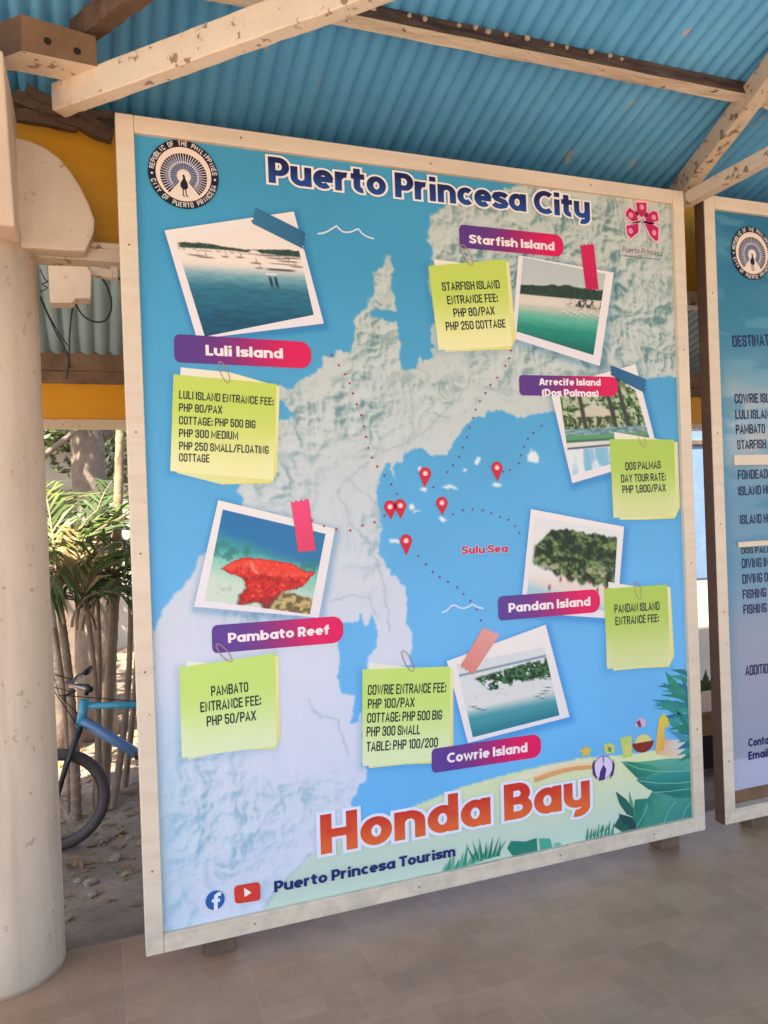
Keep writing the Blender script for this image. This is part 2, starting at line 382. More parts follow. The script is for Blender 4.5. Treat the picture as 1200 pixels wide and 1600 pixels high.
# ------------------------------------------------------------------ printed artwork
BY = 0.018                                  # the vinyl lies this far behind the frame's front face
LAY = 0.0006                                # printed and stuck pieces are stepped by this much
def B(px, py):
    P = hit(px, py, 1, BY); return np.array((P[0], P[2]))
class Art:
    def __init__(s): s.V = []; s.C = []; s.F = []; s.n = 0
    def raw(s, xz, layer, cols, faces):
        xz = np.asarray(xz, float); k = len(xz)
        P = np.zeros((k, 3)); P[:, 0] = xz[:, 0]; P[:, 2] = xz[:, 1]; P[:, 1] = BY - LAY*np.asarray(layer)
        cols = np.asarray(cols, float)
        if cols.ndim == 1: cols = np.tile(cols, (k, 1))
        s.V.append(P); s.C.append(cols); s.F += [tuple(i+s.n for i in f) for f in faces]; s.n += k
    def polyxz(s, xz, layer, col):
        s.raw(xz, layer, col, [tuple(range(len(xz)))])
    def poly(s, pts, layer, col, cols=None):
        s.polyxz([B(*p) for p in pts], layer, lin(col) if cols is None else np.array([lin(cols[i % len(cols)]) for i in range(len(pts))]))
    def disc(s, c, r, layer, col, n=20, sx=1.0):
        c = B(*c); s.polyxz([(c[0]+sx*r*cos(2*pi*i/n), c[1]+r*sin(2*pi*i/n)) for i in range(n)], layer, lin(col))
    def grid(s, quad, nx, ny, fn, layer):
        a, b, c, d = [B(*p) for p in quad]           # TL TR BR BL
        S, T = np.meshgrid(np.linspace(0, 1, nx+1), np.linspace(0, 1, ny+1))
        S_, T_ = S.ravel()[:, None], T.ravel()[:, None]
        xz = (a*(1-S_)+b*S_)*(1-T_) + (d*(1-S_)+c*S_)*T_
        col = lin(np.clip(fn(S, T), 0, 255)).reshape(-1, 3)
        fs = [(j*(nx+1)+i, (j+1)*(nx+1)+i, (j+1)*(nx+1)+i+1, j*(nx+1)+i+1) for j in range(ny) for i in range(nx)]
        s.raw(xz, layer, col, fs)
    def line(s, pts, wd, layer, col, xz=False):
        q = pts if xz else [B(*p) for p in pts]
        q = [np.asarray(p, float) for p in q]
        q = [q[0]] + [q[i] for i in range(1, len(q)) if np.hypot(*(q[i]-q[i-1])) > 1e-6]
        L = []; R = []
        for i, p in enumerate(q):
            d0 = q[i]-q[i-1] if i else q[1]-q[0]; d1 = q[i+1]-q[i] if i < len(q)-1 else q[-1]-q[-2]
            d0 = d0/(np.hypot(*d0)+1e-9); d1 = d1/(np.hypot(*d1)+1e-9)
            n0 = np.array((-d0[1], d0[0])); n1 = np.array((-d1[1], d1[0])); m = n0+n1
            m = m/(np.hypot(*m)+1e-9); k = min(1.0/max(m @ n0, 0.35), 1.8)
            L.append(p+m*k*wd/2); R.append(p-m*k*wd/2)
        n = len(q)
        s.raw(L+R, layer+0.006*np.tile(np.arange(n), 2)[:, ] if n > 6 else layer, col if not isinstance(col, tuple) else lin(col), [(i, i+1, n+i+1, n+i) for i in range(n-1)])
    def build(s, name, parent, label=None):
        me = bpy.data.meshes.new(name); o = bpy.data.objects.new(name, me); COL.objects.link(o)
        o.parent = parent; off = np.array(world_loc(parent))
        V = np.concatenate(s.V) - off; Cc = np.concatenate(s.C)
        me.from_pydata(V.tolist(), [], s.F)
        at = me.color_attributes.new('Col', 'FLOAT_COLOR', 'POINT')
        at.data.foreach_set('color', np.concatenate([Cc, np.ones((len(Cc), 1))], 1).astype(np.float32).ravel())
        me.materials.append(M['print']); me.update()
        if label: o['label'] = label
        return o

# ---- heavy rounded lettering drawn with broad strokes (cap height 1, stroke TH)
TH = 0.215
def _arc(cx, cy, rx, ry, a0, a1, n=14):
    return [(cx+rx*cos(radians(a0+(a1-a0)*i/n)), cy+ry*sin(radians(a0+(a1-a0)*i/n))) for i in range(n+1)]
def _ring(cx, cy, rx, ry): return [_arc(cx, cy, rx, ry, 25, 215, 18), _arc(cx, cy, rx, ry, 205, 395, 18)]
_bl = (.31, .365, .205, .262)
_S = lambda w, h, y0: [(w*.93, y0+h*.80), (w*.78, y0+h*.93), (w*.5, y0+h*.97), (w*.22, y0+h*.90), (w*.14, y0+h*.74), (w*.26, y0+h*.60), (w*.5, y0+h*.51), (w*.76, y0+h*.41), (w*.86, y0+h*.27), (w*.78, y0+h*.11), (w*.5, y0+h*.03), (w*.22, y0+h*.07), (w*.05, y0+h*.20)]
H_ = {
'o': (.62, _ring(*_bl)), 'a': (.65, _ring(*_bl)+[[(.54,.74),(.54,0)]]), 'd': (.65, _ring(*_bl)+[[(.54,1),(.54,0)]]), 'b': (.65, _ring(.335,.365,.205,.262)+[[(.107,1),(.107,0)]]),
'c': (.55, [_arc(.31,.365,.205,.262,48,312)]), 'e': (.62, [_arc(.31,.365,.205,.262,0,312), [(.14,.365),(.60,.365)]]),
'n': (.63, [[(.107,.74),(.107,0)], _arc(.315,.42,.208,.215,180,0)+[(.523,0)]]), 'h': (.63, [[(.107,1),(.107,0)], _arc(.315,.42,.208,.215,180,0)+[(.523,0)]]),
'm': (.96, [[(.107,.74),(.107,0)], _arc(.295,.42,.188,.215,180,0)+[(.483,0)], _arc(.670,.42,.188,.215,180,0)+[(.858,0)]]),
'u': (.63, [[(.107,.74)]+_arc(.315,.32,.208,.215,180,360), [(.523,.74),(.523,0)]]), 'r': (.45, [[(.107,.74),(.107,0)], _arc(.33,.37,.223,.265,180,78)]),
't': (.45, [[(.19,.94),(.19,.26)]+_arc(.34,.26,.15,.155,180,285), [(.0,.635),(.43,.635)]]), 'f': (.45, [[(.19,0),(.19,.74)]+_arc(.34,.74,.15,.155,180,75), [(.0,.635),(.41,.635)]]),
'l': (.23, [[(.112,1),(.112,0)]]), 'i': (.23, [[(.112,.70),(.112,0)], [(.112,1.0),(.112,.80)]]), 's': (.53, [_S(.53,.55,.09)]),
'y': (.63, [[(.107,.74)]+_arc(.315,.33,.208,.215,180,360), [(.523,.74),(.523,.02)]+_arc(.33,.02,.193,.17,0,-115)]), 'w': (.86, [[(.07,.74),(.25,.09),(.43,.62),(.61,.09),(.79,.74)]]),
'P': (.61, [[(.115,0),(.115,1)], [(.115,.893),(.33,.893)]+_arc(.33,.645,.19,.248,90,-90)+[(.115,.397)]]), 'B': (.64, [[(.115,0),(.115,1)], [(.115,.893),(.33,.893)]+_arc(.33,.70,.165,.193,90,-90)+[(.115,.507)], [(.115,.507),(.34,.507)]+_arc(.34,.307,.20,.20,90,-90)+[(.115,.107)]]),
'R': (.64, [[(.115,0),(.115,1)], [(.115,.893),(.33,.893)]+_arc(.33,.645,.19,.248,90,-90)+[(.115,.397)], [(.30,.42),(.54,0)]]), 'C': (.72, [_arc(.43,.5,.325,.395,50,310,20)]),
'D': (.72, [[(.115,0),(.115,1)], [(.115,.893),(.28,.893)]+_arc(.28,.5,.33,.393,90,-90,18)+[(.115,.107)]]), 'H': (.72, [[(.115,0),(.115,1)], [(.605,0),(.605,1)], [(.115,.5),(.605,.5)]]),
'I': (.24, [[(.115,0),(.115,1)]]), 'L': (.50, [[(.115,1),(.115,.0)], [(.115,.107),(.50,.107)]]), 'T': (.60, [[(0,.893),(.60,.893)], [(.30,.893),(.30,0)]]),
'E': (.52, [[(.115,1),(.115,0)], [(.115,.893),(.52,.893)], [(.115,.5),(.48,.5)], [(.115,.107),(.52,.107)]]), 'A': (.74, [[(.09,0),(.33,.96)], [(.41,.96),(.65,0)], [(.20,.28),(.54,.28)]]),
'S': (.62, [_S(.62,.82,.09)]), '(': (.28, [_arc(.40,.42,.28,.56,125,235)]), ')': (.28, [_arc(-.12,.42,.28,.56,55,-55)])}
def bold(art, body, p0, p1, cap, layer, col, th=TH, outline=None, ocol=(255,255,255), grad=None, fit=None, shear=0.0, gap=0.05):
    """p0, p1: baseline ends in the photograph; cap: cap height in photograph pixels at p0"""
    a = B(*p0); b = B(*p1); d = b-a; W = np.hypot(*d); d = d/W; n = np.array((-d[1], d[0]))
    caph = abs((B(p0[0], p0[1]-cap)-a)[1])
    def layout(txt):
        x = 0; out = []
        for ch in txt:
            if ch == ' ': x += 0.24; continue
            wd, gl = H_[ch]; out.append((x, gl)); x += wd + gap
        return out, x-gap
    sx = W/layout(fit or body)[1]
    def put(t, ext, lay, c):
        k = 0
        for x, gl in layout(body)[0]:
            for g in gl:
                q = [(x+u, v) for u, v in g]
                if ext and math.hypot(q[0][0]-q[-1][0], q[0][1]-q[-1][1]) > 1e-4:
                    for e, e2 in ((0, 1), (-1, -2)):
                        vx = q[e][0]-q[e2][0]; vy = q[e][1]-q[e2][1]; L = math.hypot(vx, vy); q[e] = (q[e][0]+vx/L*ext, q[e][1]+vy/L*ext)
                tmp = Art(); tmp.line([np.array(p) for p in q], t, 0, np.zeros(3), xz=True); v = tmp.V[0]
                lay_ = lay + 0.05*(k % 6) + (BY - v[:, 1])/LAY
                xz = a + np.outer(v[:, 0]*sx + v[:, 2]*shear*caph, d) + np.outer(v[:, 2]*caph, n)
                cc = lin(c) if (grad is None or ext) else mix(lin(grad), lin(c), sstep(0.0, 0.75, v[:, 2]))
                art.raw(xz, lay_, cc, tmp.F); k += 1
    if outline: put(th + 2*outline, outline, layer-0.7, ocol)
    put(th, 0, layer, col)

# ---- narrow capitals drawn with strokes
G = {
'A': (.46, ['0,0 .5,1 1,0', '.2,.27 .8,.27']), 'B': (.40, ['0,0 0,1 .8,1 1,.88 1,.66 .82,.53 0,.53', '.82,.53 1,.42 1,.12 .8,0 0,0']),
'C': (.40, ['1,.68 1,.87 .78,1 .22,1 0,.87 0,.13 .22,0 .78,0 1,.13 1,.32']), 'D': (.40, ['0,0 0,1 .75,1 1,.87 1,.13 .75,0 0,0']),
'E': (.34, ['1,1 0,1 0,0 1,0', '0,.52 .85,.52']), 'F': (.33, ['1,1 0,1 0,0', '0,.5 .85,.5']),
'G': (.40, ['1,.77 1,.87 .78,1 .22,1 0,.87 0,.13 .22,0 .78,0 1,.13 1,.43 .52,.43']), 'H': (.41, ['0,0 0,1', '1,0 1,1', '0,.52 1,.52']),
'I': (.0, ['0,0 0,1']), 'L': (.32, ['0,1 0,0 1,0']), 'M': (.60, ['0,0 0,1 .5,.2 1,1 1,0']), 'N': (.42, ['0,0 0,1 1,0 1,1']),
'O': (.40, ['.22,0 0,.13 0,.87 .22,1 .78,1 1,.87 1,.13 .78,0 .22,0']), 'P': (.39, ['0,0 0,1 .8,1 1,.87 1,.6 .8,.46 0,.46']),
'R': (.40, ['0,0 0,1 .8,1 1,.87 1,.63 .8,.5 0,.5', '.6,.5 1,0']), 'S': (.39, ['1,.72 1,.87 .78,1 .22,1 0,.87 0,.68 .15,.56 .85,.44 1,.32 1,.13 .78,0 .22,0 0,.13 0,.28']),
'T': (.38, ['0,1 1,1', '.5,1 .5,0']), 'U': (.40, ['0,1 0,.13 .22,0 .78,0 1,.13 1,1']), 'V': (.46, ['0,1 .5,0 1,1']), 'W': (.72, ['0,1 .25,0 .5,1 .75,0 1,1']),
'X': (.44, ['0,0 1,1', '0,1 1,0']), 'Y': (.46, ['0,1 .5,.45 1,1', '.5,.45 .5,0']),
'0': (.40, ['.22,0 0,.13 0,.87 .22,1 .78,1 1,.87 1,.13 .78,0 .22,0']), '1': (.16, ['0,.85 1,1 1,0']), '2': (.38, ['0,.72 0,.87 .22,1 .78,1 1,.87 1,.66 0,.1 0,0 1,0']),
'3': (.38, ['0,.75 0,.87 .22,1 .78,1 1,.87 1,.63 .8,.53 .4,.53', '.8,.53 1,.42 1,.13 .78,0 .22,0 0,.13 0,.27']),
'5': (.38, ['.95,1 0,1 0,.55 .7,.62 1,.48 1,.13 .78,0 .22,0 0,.13 0,.26']), '8': (.40, ['.22,.53 0,.64 0,.88 .22,1 .78,1 1,.88 1,.64 .78,.53 .22,.53', '.22,.53 0,.42 0,.12 .22,0 .78,0 1,.12 1,.42 .78,.53']),
'/': (.34, ['0,-.05 1,1.05']), ':': (.0, ['0,.02 0,.16', '0,.56 0,.70']), ',': (.04, ['1,.1 1,0 0,-.14'])}
def narrow(art, body, p0, p1, cap, layer, col, fit=None, st=0.162):
    a = B(*p0); b = B(*p1); d = b-a; W = np.hypot(*d); d = d/W; n = np.array((-d[1], d[0]))
    caph = abs((B(p0[0], p0[1]-cap)-a)[1])
    def layout(txt):
        x = 0; out = []
        for ch in txt:
            if ch == ' ': x += 0.24; continue
            wd, gl = G[ch]; out.append((x+st/2, wd, gl)); x += wd + st + 0.075
        return out, x-0.075
    wf = layout(fit or body)[1]; sx = W/wf; k = 0
    for x, wd, gl in layout(body)[0]:
        for g in gl:
            pts = [tuple(map(float, q.split(','))) for q in g.split()]
            q = [(x+u*wd, st/2+v*(1-st)) for u, v in pts]
            if abs(q[0][0]-q[-1][0]) < 1e-6 and abs(q[0][1]-q[-1][1]) < 1e-6:
                mid = ((q[0][0]+q[1][0])/2, (q[0][1]+q[1][1])/2); q = [mid]+q[1:]+[mid]     # closed loop
            else:                                          # square ends
                for e, e2 in ((0, 1), (-1, -2)):
                    vx = q[e][0]-q[e2][0]; vy = q[e][1]-q[e2][1]; L = math.hypot(vx, vy)
                    q[e] = (q[e][0]+vx/L*st/2*0.9, q[e][1]+vy/L*st/2*0.9)
            tmp = Art(); tmp.line([np.array(p) for p in q], st, 0, np.zeros(3), xz=True)
            v = tmp.V[0]; xz = a + np.outer(v[:, 0]*sx, d) + np.outer(v[:, 2]*caph, n)
            art.raw(xz, layer + 0.06*(k % 5), lin(col), tmp.F); k += 1

# ---- outlines measured off the map (photograph pixels)
LAND = [(236,990),(241,989),(262,946),(289,916),(307,889),(310,872),(320,866),(338,846),(362,812),(380,790),(381,778),(369,764),(380,750),(415,750),(431,736),
 (434,700),(436,680),(432,666),(450,655),(460,645),(450,633),(438,620),(436,606),(460,606),(464,592),(481,589),(504,575),(504,558),(518,558),(522,546),(538,549),(550,551),
 (555,530),(553,498),(560,488),(574,477),(581,456),(583,428),(595,418),(600,397),(606,397),(612,420),(607,445),(616,466),(621,487),(600,484),(580,484),(577,489),(592,500),
 (606,507),(619,503),(621,520),(625,553),(629,574),(641,578),(655,574),(656,553),(662,568),(675,562),(678,540),(675,528),(683,495),(676,462),(669,430),(675,399),(669,378),
 (671,357),(666,340),(700,318),(780,300),(838,290),(846,278),(1085,290),(1085,588),(1058,586),(1030,591),(1000,597),(940,618),(880,640),(859,642),(840,648),(820,651),(798,644),(772,644),(742,653),(729,664),
 (712,686),(699,707),(673,709),(660,699),(647,703),(631,709),(625,720),(615,724),(613,729),(618,751),(611,734),(605,722),(597,733),(593,750),(586,764),(590,790),(595,829),
 (594,846),(595,863),(605,881),(612,898),(625,907),(632,915),(636,928),(638,959),(641,1000),(642,1040),(600,1050),(566,1050),(565,1118),(566,1199),(575,1199),(573,1221),(558,1238),(549,1251),(562,1268),
 (560,1330),(1110,1330),(1110,1520),(225,1520)]
BAY = [(561,953),(563,968),(568,980),(574,978),(579,960),(584,971),(588,989),(588,1011),(577,1025),(574,1043),(570,1050),(566,1100),(560,1128),(547,1131),(552,1118),(556,1088),(534,1082),(527,1057),(529,1043),(531,1032),(527,1011),(527,989),(534,975),(550,974),(560,970)]
SAND = [(408,1440),(415,1412),(448,1372),(489,1335),(560,1300),(640,1262),(720,1230),(800,1208),(850,1196),(905,1185),(968,1180),(1030,1172),(1110,1160),(1110,1330),(560,1460)]
ISLETS = [((835,713),9,8),((776,757),5,4),((655,733),4,4),((663,765),6,3),((690,810),5,3),((645,793),7,3),((653,800),6,2),((616,847),6,3),((744,721),3,4),((726,734),3,2),((704,760),10,2.5)]
ROADS = [[(640,592),(643,640),(646,670),(636,694),(590,705),(560,738),(540,752),(530,768),(534,778),(545,795),(548,818),(580,850),(592,880),(597,905),(604,930),(606,985)],
 [(545,745),(590,790),(586,830)],[(520,940),(540,930),(575,935),(588,965)],[(480,1090),(500,1120),(530,1128),(535,1160),(540,1180)],[(411,1416),(440,1380),(489,1333)],[(640,694),(700,640),(730,600),(760,560),(780,480)]]
RUG = [((860,420),230,170,1.0),((700,620),130,60,.45),((575,520),45,120,.8),((560,640),60,60,.8),((480,660),50,70,.6),((430,760),60,40,.6),((330,1290),110,130,.7),((300,1180),60,50,.35),((450,1250),120,60,.45),((420,950),90,50,.35),((580,840),40,80,.3),((270,1420),60,50,.6),((1020,520),80,90,.9)]
PHOTO_QUADS = [[(257,360),(459,330.5),(506,505.5),(308,530)],[(810,399),(959,426),(937,572),(800,528)],[(859,607),(993,569),(1030,715),(894,755)],
 [(341,781.5),(523.5,826),(498,965),(303,948)],[(829.5,795.5),(975,823),(963,967),(813,957)],[(698,1033),(852.5,976),(890,1120),(731,1161)]]
NOTE_QUADS = [[(271,585),(432,600),(427,750),(266,736)],[(669,416),(790,405),(800,541),(685,547)],[(952,686),(1053,687),(1056,805),(958,809)],
 [(943,920),(1042,913),(1047,1037),(948,1045)],[(280,1043),(430,1020),(432,1165),(284,1184)],[(566,1046),(703,1041),(702,1187),(566,1197)]]

def map_print(parent):
    """the vinyl itself: sea, shaded relief, coast, roads and the printed drop shadows, as colours of a fine mesh"""
    x0, x1, z0, z1 = 0.03, 2.236, 0.10, 2.74
    nx, ny = 500, 600
    X, Z = np.meshgrid(np.linspace(x0, x1, nx+1), np.linspace(z1, z0, ny+1))
    p = pix(np.stack((X.ravel(), np.full(X.size, BY), Z.ravel()), -1)); px = p[:, 0]; py = p[:, 1]
    x = X.ravel(); z = Z.ravel()
    jx = px + (fbm(x*14, z*14, 3)-.5)*13 + (fbm(x*55, z*55, 4, 3)-.5)*7
    jy = py + (fbm(x*14, z*14, 5)-.5)*13 + (fbm(x*55, z*55, 6, 3)-.5)*7
    v = (z-z0)/(z1-z0)
    sea = mix((104,182,240), (66,156,200), sstep(0.25, 0.95, v))  # the dimmer light high on the board is put into the sea colour
    sea = sea*(0.97+0.06*fbm(x*3, z*3, 9)[:, None])
    land = inpoly(jx, jy, LAND); bay = inpoly(px+(jx-px)*.5, py+(jy-py)*.5, BAY); land &= ~bay
    rug = np.zeros(px.shape)
    for (c, rx, ry, a) in RUG:
        rug = np.maximum(rug, a*np.exp(-(((px-c[0])/rx)**2+((py-c[1])/ry)**2)*1.1))
    wob = fbm(x*7, z*7, 31)*0.7
    h = lambda a, b: ridge(a*7.5+wob, b*7.5-wob, 41, 5)
    e = 0.006
    sl = (h(x, z)-h(x-e, z+e))/e*0.05
    amt = np.clip(rug*1.5*sstep(0.30, 0.55, fbm(x*4.5, z*4.5, 77)+rug*0.3), 0, 1)
    base = mix((212,218,238), (198,206,203), sstep(0.25, 0.75, v))  # land colour likewise carries the bluish skylight low on the board
    hi = mix((228,234,246), (218,226,222), v); lo = mix((120,172,200), (78,122,128), sstep(.2, .7, v))
    ld = mix(base, lo, np.clip(-sl*1.5, 0, 1)*amt*0.9); ld = mix(ld, hi, np.clip(sl*1.2, 0, 1)*amt*0.7)
    ld = mix(ld, mix((160,196,214), (150,176,166), v), amt*0.18)
    ld = mix(ld, (170,205,228), sstep(0, 90, 330-px)*sstep(1040, 1160, py)*0.55)
    sand = inpoly(px, py, SAND) & (py > 1150)
    ld[sand] = mix((222,228,178), (196,216,204), sstep(1180, 1340, py[sand]+0.1*(px[sand]-700)))
    land = land | sand
    for pts in ROADS:
        ld = mix(ld, (140,165,172), 0.55*np.exp(-(segdist(jx, jy, pts)/1.3)**2))
    col = np.where(land[:, None], ld, sea)
    for (c, rx, ry) in ISLETS:
        col = mix(col, (228,236,240), sstep(1.25, 0.85, np.hypot((jx-c[0])/rx, (jy-c[1])/ry)))
    sh = np.ones(px.shape)
    for q in PHOTO_QUADS:
        qq = [(a+2, b+4) for a, b in q]; d = segdist(px, py, qq, True); d = np.where(inpoly(px, py, qq), 0, d)
        sh *= 1-0.42*np.exp(-(d/7.0)**2)
    for q in NOTE_QUADS:
        qq = [(a-2, b+3) for a, b in q]; d = segdist(px, py, qq, True); d = np.where(inpoly(px, py, qq), 0, d)
        sh *= 1-0.20*np.exp(-(d/7.0)**2)
    col = mix(col, col*np.array((0.35, 0.62, 0.82)), 1-sh)
    g = np.pad(col.reshape(ny+1, nx+1, 3), ((1, 1), (1, 1), (0, 0)), 'edge')
    g = (g[:-2]+5*g[1:-1]+g[2:])/7; g = (g[:, :-2]+5*g[:, 1:-1]+g[:, 2:])/7; col = g.reshape(-1, 3)
    me = bpy.data.meshes.new('banner'); o = bpy.data.objects.new('banner', me); COL.objects.link(o); o.parent = parent
    P = np.stack((x, np.full(x.size, BY), z), -1) - np.array(world_loc(parent))
    k = len(P); ii = np.arange(nx*ny); i0 = (ii//nx)*(nx+1)+ii % nx
    F = np.stack((i0, i0+nx+1, i0+nx+2, i0+1), -1).astype(np.int32)
    me.vertices.add(k); me.vertices.foreach_set('co', P.astype(np.float32).ravel())
    me.loops.add(F.size); me.loops.foreach_set('vertex_index', F.ravel())
    me.polygons.add(len(F)); me.polygons.foreach_set('loop_start', np.arange(0, F.size, 4, dtype=np.int32))
    me.update(calc_edges=True)
    at = me.color_attributes.new('Col', 'FLOAT_COLOR', 'POINT')
    at.data.foreach_set('color', np.concatenate([lin(np.clip(col, 0, 255)), np.ones((k, 1))], 1).astype(np.float32).ravel())
    me.materials.append(M['print'])
    return o

# ---- what the six printed snapshots show (s right, t down)
def N(S, T, f, seed, o=4): return fbm(S*f, T*f, seed, o)
def snap_bay(S, T):
    t = T - 0.27*S
    c = mix((238,228,222), (240,226,216), sstep(0, .2, t))
    c = mix(c, (214,214,212), sstep(.20, .30, t)); c = mix(c, (116,166,180), sstep(.25, .38, t)); c = mix(c, (44,112,138), sstep(.34, .52, t)); c = mix(c, (20,82,112), sstep(.5, .9, t))
    c = c*(1+0.30*(N(S*.22, t, 52, 2, 3)-.5)*sstep(.26, .4, t))[..., None]
    top = .035+.028*N(S, S*0, 11, 5)-.012*np.sin(S*9); bot = .095-0.010*np.sin(S*5)-.03*sstep(.55, .6, S)*sstep(.68, .62, S)
    hill = sstep(0, .010, t-top)*sstep(.010, 0, t-bot)*sstep(.0, .04, S)
    c = mix(c, mix((70,96,84), (28,54,46), N(S, t, 46, 3)), hill)
    c = mix(c, (120,110,104), .5*sstep(.5, .62, N(S, t*2, 40, 61))*np.exp(-((t-.11)/.012)**2))
    for (a, b, l, k) in ((.14,.165,.07,1),(.20,.180,.06,1),(.36,.16,.025,1),(.48,.155,.03,1),(.60,.205,.04,0),(.72,.115,.09,1),(.80,.14,.09,1),(.92,.125,.07,1),(.88,.165,.08,1),(.93,.215,.08,1),(.62,.255,.03,1)):
        c = mix(c, (66,56,58), np.exp(-((S-a)/l)**4-((t-b)/.0075)**2)*.9); c = mix(c, (246,238,232), np.exp(-((S-a)/(l*.7))**4-((t-b+.013)/.006)**2)*.8*k)
        c = mix(c, (70,62,62), np.exp(-((S-a-.01)/.004)**2-((t-b+.03)/.022)**2)*.6)
    c = mix(c, (240,232,226), np.exp(-((S-.80)/.11)**6-((t-.225)/.020)**4)); c = mix(c, (58,48,52), np.exp(-((S-.80)/.12)**6-((t-.262)/.011)**2)); c = mix(c, (96,80,78), np.exp(-((S-.84)/.12)**6-((t-.198)/.006)**2)*.8)
    for a in (.69, .735): c = mix(c, (24,50,64), np.exp(-((S-a)/.013)**4-((t-.395)/.060)**4))
    c = mix(c, (232,230,228), np.exp(-((S-.71)/.05)**6-((t-.315)/.012)**4)*.9)
    return c
def snap_beach(S, T):
    t = T + 0.16*S
    c = mix((190,200,204), (206,212,212), T); c = mix(c, (224,216,208), sstep(.47, .50, t)); c = mix(c, (196,202,190), sstep(.60, .64, t))
    c = mix(c, (98,186,166), sstep(.64, .78, t)); c = mix(c, (30,140,122), sstep(.76, .95, t)); c = mix(c, (18,112,104), sstep(.95, 1.12, t))
    top = .325+.020*np.sin(S*7+1)+.035*N(S, S*0, 11, 8)
    c = mix(c, mix((64,90,72), (22,44,38), N(S, t, 38, 5)), sstep(0, .012, t-top)*sstep(.012, 0, t-.488))
    c = mix(c, (40,56,46), sstep(.47, .56, N(S, t, 26, 6))*np.exp(-((S-.84)/.22)**4-((t-.545)/.055)**4))
    c = mix(c, (150,120,100), sstep(.52, .6, N(S, t, 34, 9))*np.exp(-((S-.8)/.2)**4-((t-.60)/.03)**2)*.7)
    for k in range(11):
        c = mix(c, (240,242,238), np.exp(-((S-.55-.043*k)/.018)**2-((t-.665-.02*sin(k*2.1))/.010)**2)*.95); c = mix(c, (70,84,80), np.exp(-((S-.56-.043*k)/.016)**2-((t-.680-.02*sin(k*2.1))/.006)**2)*.7)
    return c*(0.98+.10*(N(S*.3, t, 44, 7, 2)-.5)*sstep(.62,.7,t))[..., None]
def snap_pool(S, T):
    T = T + .07 - .22*S
    g = N(S, T, 22, 11, 5); c = mix((74,112,62), (186,196,162), sstep(.35, .65, g)); c = mix(c, (34,58,40), sstep(.55, .72, N(S, T, 28, 12)))
    c = mix(c, (216,220,220), sstep(.62, .75, N(S, T, 10, 15))*sstep(.3, .1, T))
    roof = sstep(0, .02, T-(.20+abs(1)*0+np.abs(S-.40)*.42))*sstep(.02, 0, T-.36)*sstep(.26, .22, np.abs(S-.40))
    c = mix(c, (206,198,180), roof)
    c = mix(c, (66,50,42), sstep(.5, .6, N(S*2.2, T*.6, 16, 13))*sstep(.35, .38, T)*sstep(.52, .49, T)*sstep(.62, .55, S)*.85)
    for a in (.62, .25, .78): c = mix(c, (62,60,58), np.exp(-((S-a-.02*T)/.028)**4)*sstep(.60, .55, T))
    c = mix(c, mix((176,200,206), (54,102,112), N(S*.4, T, 50, 17, 2)), sstep(.50, .52, T)*sstep(.60, .58, T)); c = mix(c, (92,156,110), sstep(.58, .60, T))
    c = mix(c, (60,110,82), sstep(.635, .65, T)); c = mix(c, (222,220,214), sstep(.665, .68, T)); c = mix(c, (44,66,96), np.exp(-((T-.745+.03*S)/.012)**2))
    w = mix((132,188,220), (226,232,236), sstep(.35, .65, N(S*2, T*.5, 7, 19))); c = mix(c, w, sstep(.75, .765, T))
    return c
STAR = [(.085,.64),(.17,.545),(.25,.475),(.33,.455),(.52,.44),(.72,.43),(.78,.455),(.86,.49),(.985,.485),(.93,.56),(.90,.66),(.83,.72),(.74,.76),(.68,.80),(.64,.87),(.60,.95),(.57,1.02),(.52,.95),(.46,.93),(.38,.97),(.31,1.0),(.31,.90),(.36,.80),(.30,.70),(.2,.68)]
def snap_reef(S, T):
    c = mix((36,116,176), (46,120,172), S); c = mix(c, (62,150,160), sstep(.22, .40, T+.18*(S-.3)*-1+.1*(N(S, T, 6, 21)-.5))); c = mix(c, (140,204,190), sstep(.38, .55, T+.1*(N(S, T, 9, 22)-.5)))
    c = mix(c, (206,222,208), sstep(.55, .85, T+.10*(.5-S)))
    c = mix(c, (52,128,124), sstep(.56, .68, N(S, T, 14, 23))*sstep(.28, .38, T)*sstep(.62, .5, T)*.8)
    c = mix(c, (170,190,170), sstep(.58, .7, N(S, T, 20, 29))*sstep(.6, .7, T)*.6)
    rock = sstep(1.0, .85, np.hypot((S-.82)/.28, (T-.93)/.17)+.3*(N(S, T, 9, 24)-.5)); c = mix(c, mix((196,178,120), (112,96,66), sstep(.4, .65, N(S, T, 22, 25))), rock)
    d = segdist(S, T, STAR, True); ins = inpoly(S, T, STAR); sd = np.where(ins, d, -d)+.028*(N(S, T, 26, 26)-.5)
    c = mix(c, (92,66,58), sstep(-.03, .0, sd-.0)*sstep(.72, .85, T)*.8)
    r = mix((240,66,50), (206,36,36), sstep(.40, .95, T)); r = mix(r, (172,22,30), sstep(.52, .66, N(S, T, 30, 27))*sstep(.46, .62, T)*.75); r = mix(r, (250,120,100), sstep(.60, .72, N(S, T, 44, 28))*.7)
    r = mix(r, (246,96,78), np.exp(-(segdist(S, T, [(.12,.62),(.34,.53),(.56,.60),(.93,.52)])/.035)**2)*.55); r = mix(r, (150,20,30), np.exp(-(segdist(S, T, [(.30,.70),(.52,.66),(.80,.64)])/.03)**2)*.5); r = mix(r, (140,18,28), sstep(.030, .0, sd)*.55); r = mix(r, (120,60,56), sstep(.80, .97, T)*sstep(.42,.60,S)*.7)
    c = mix(c, r, sstep(-.006, .008, sd))
    c = mix(c, (240,150,140), np.exp(-(segdist(S, T, [(.36,.52),(.38,.58),(.43,.62)])/.014)**2)*.9)
    return c
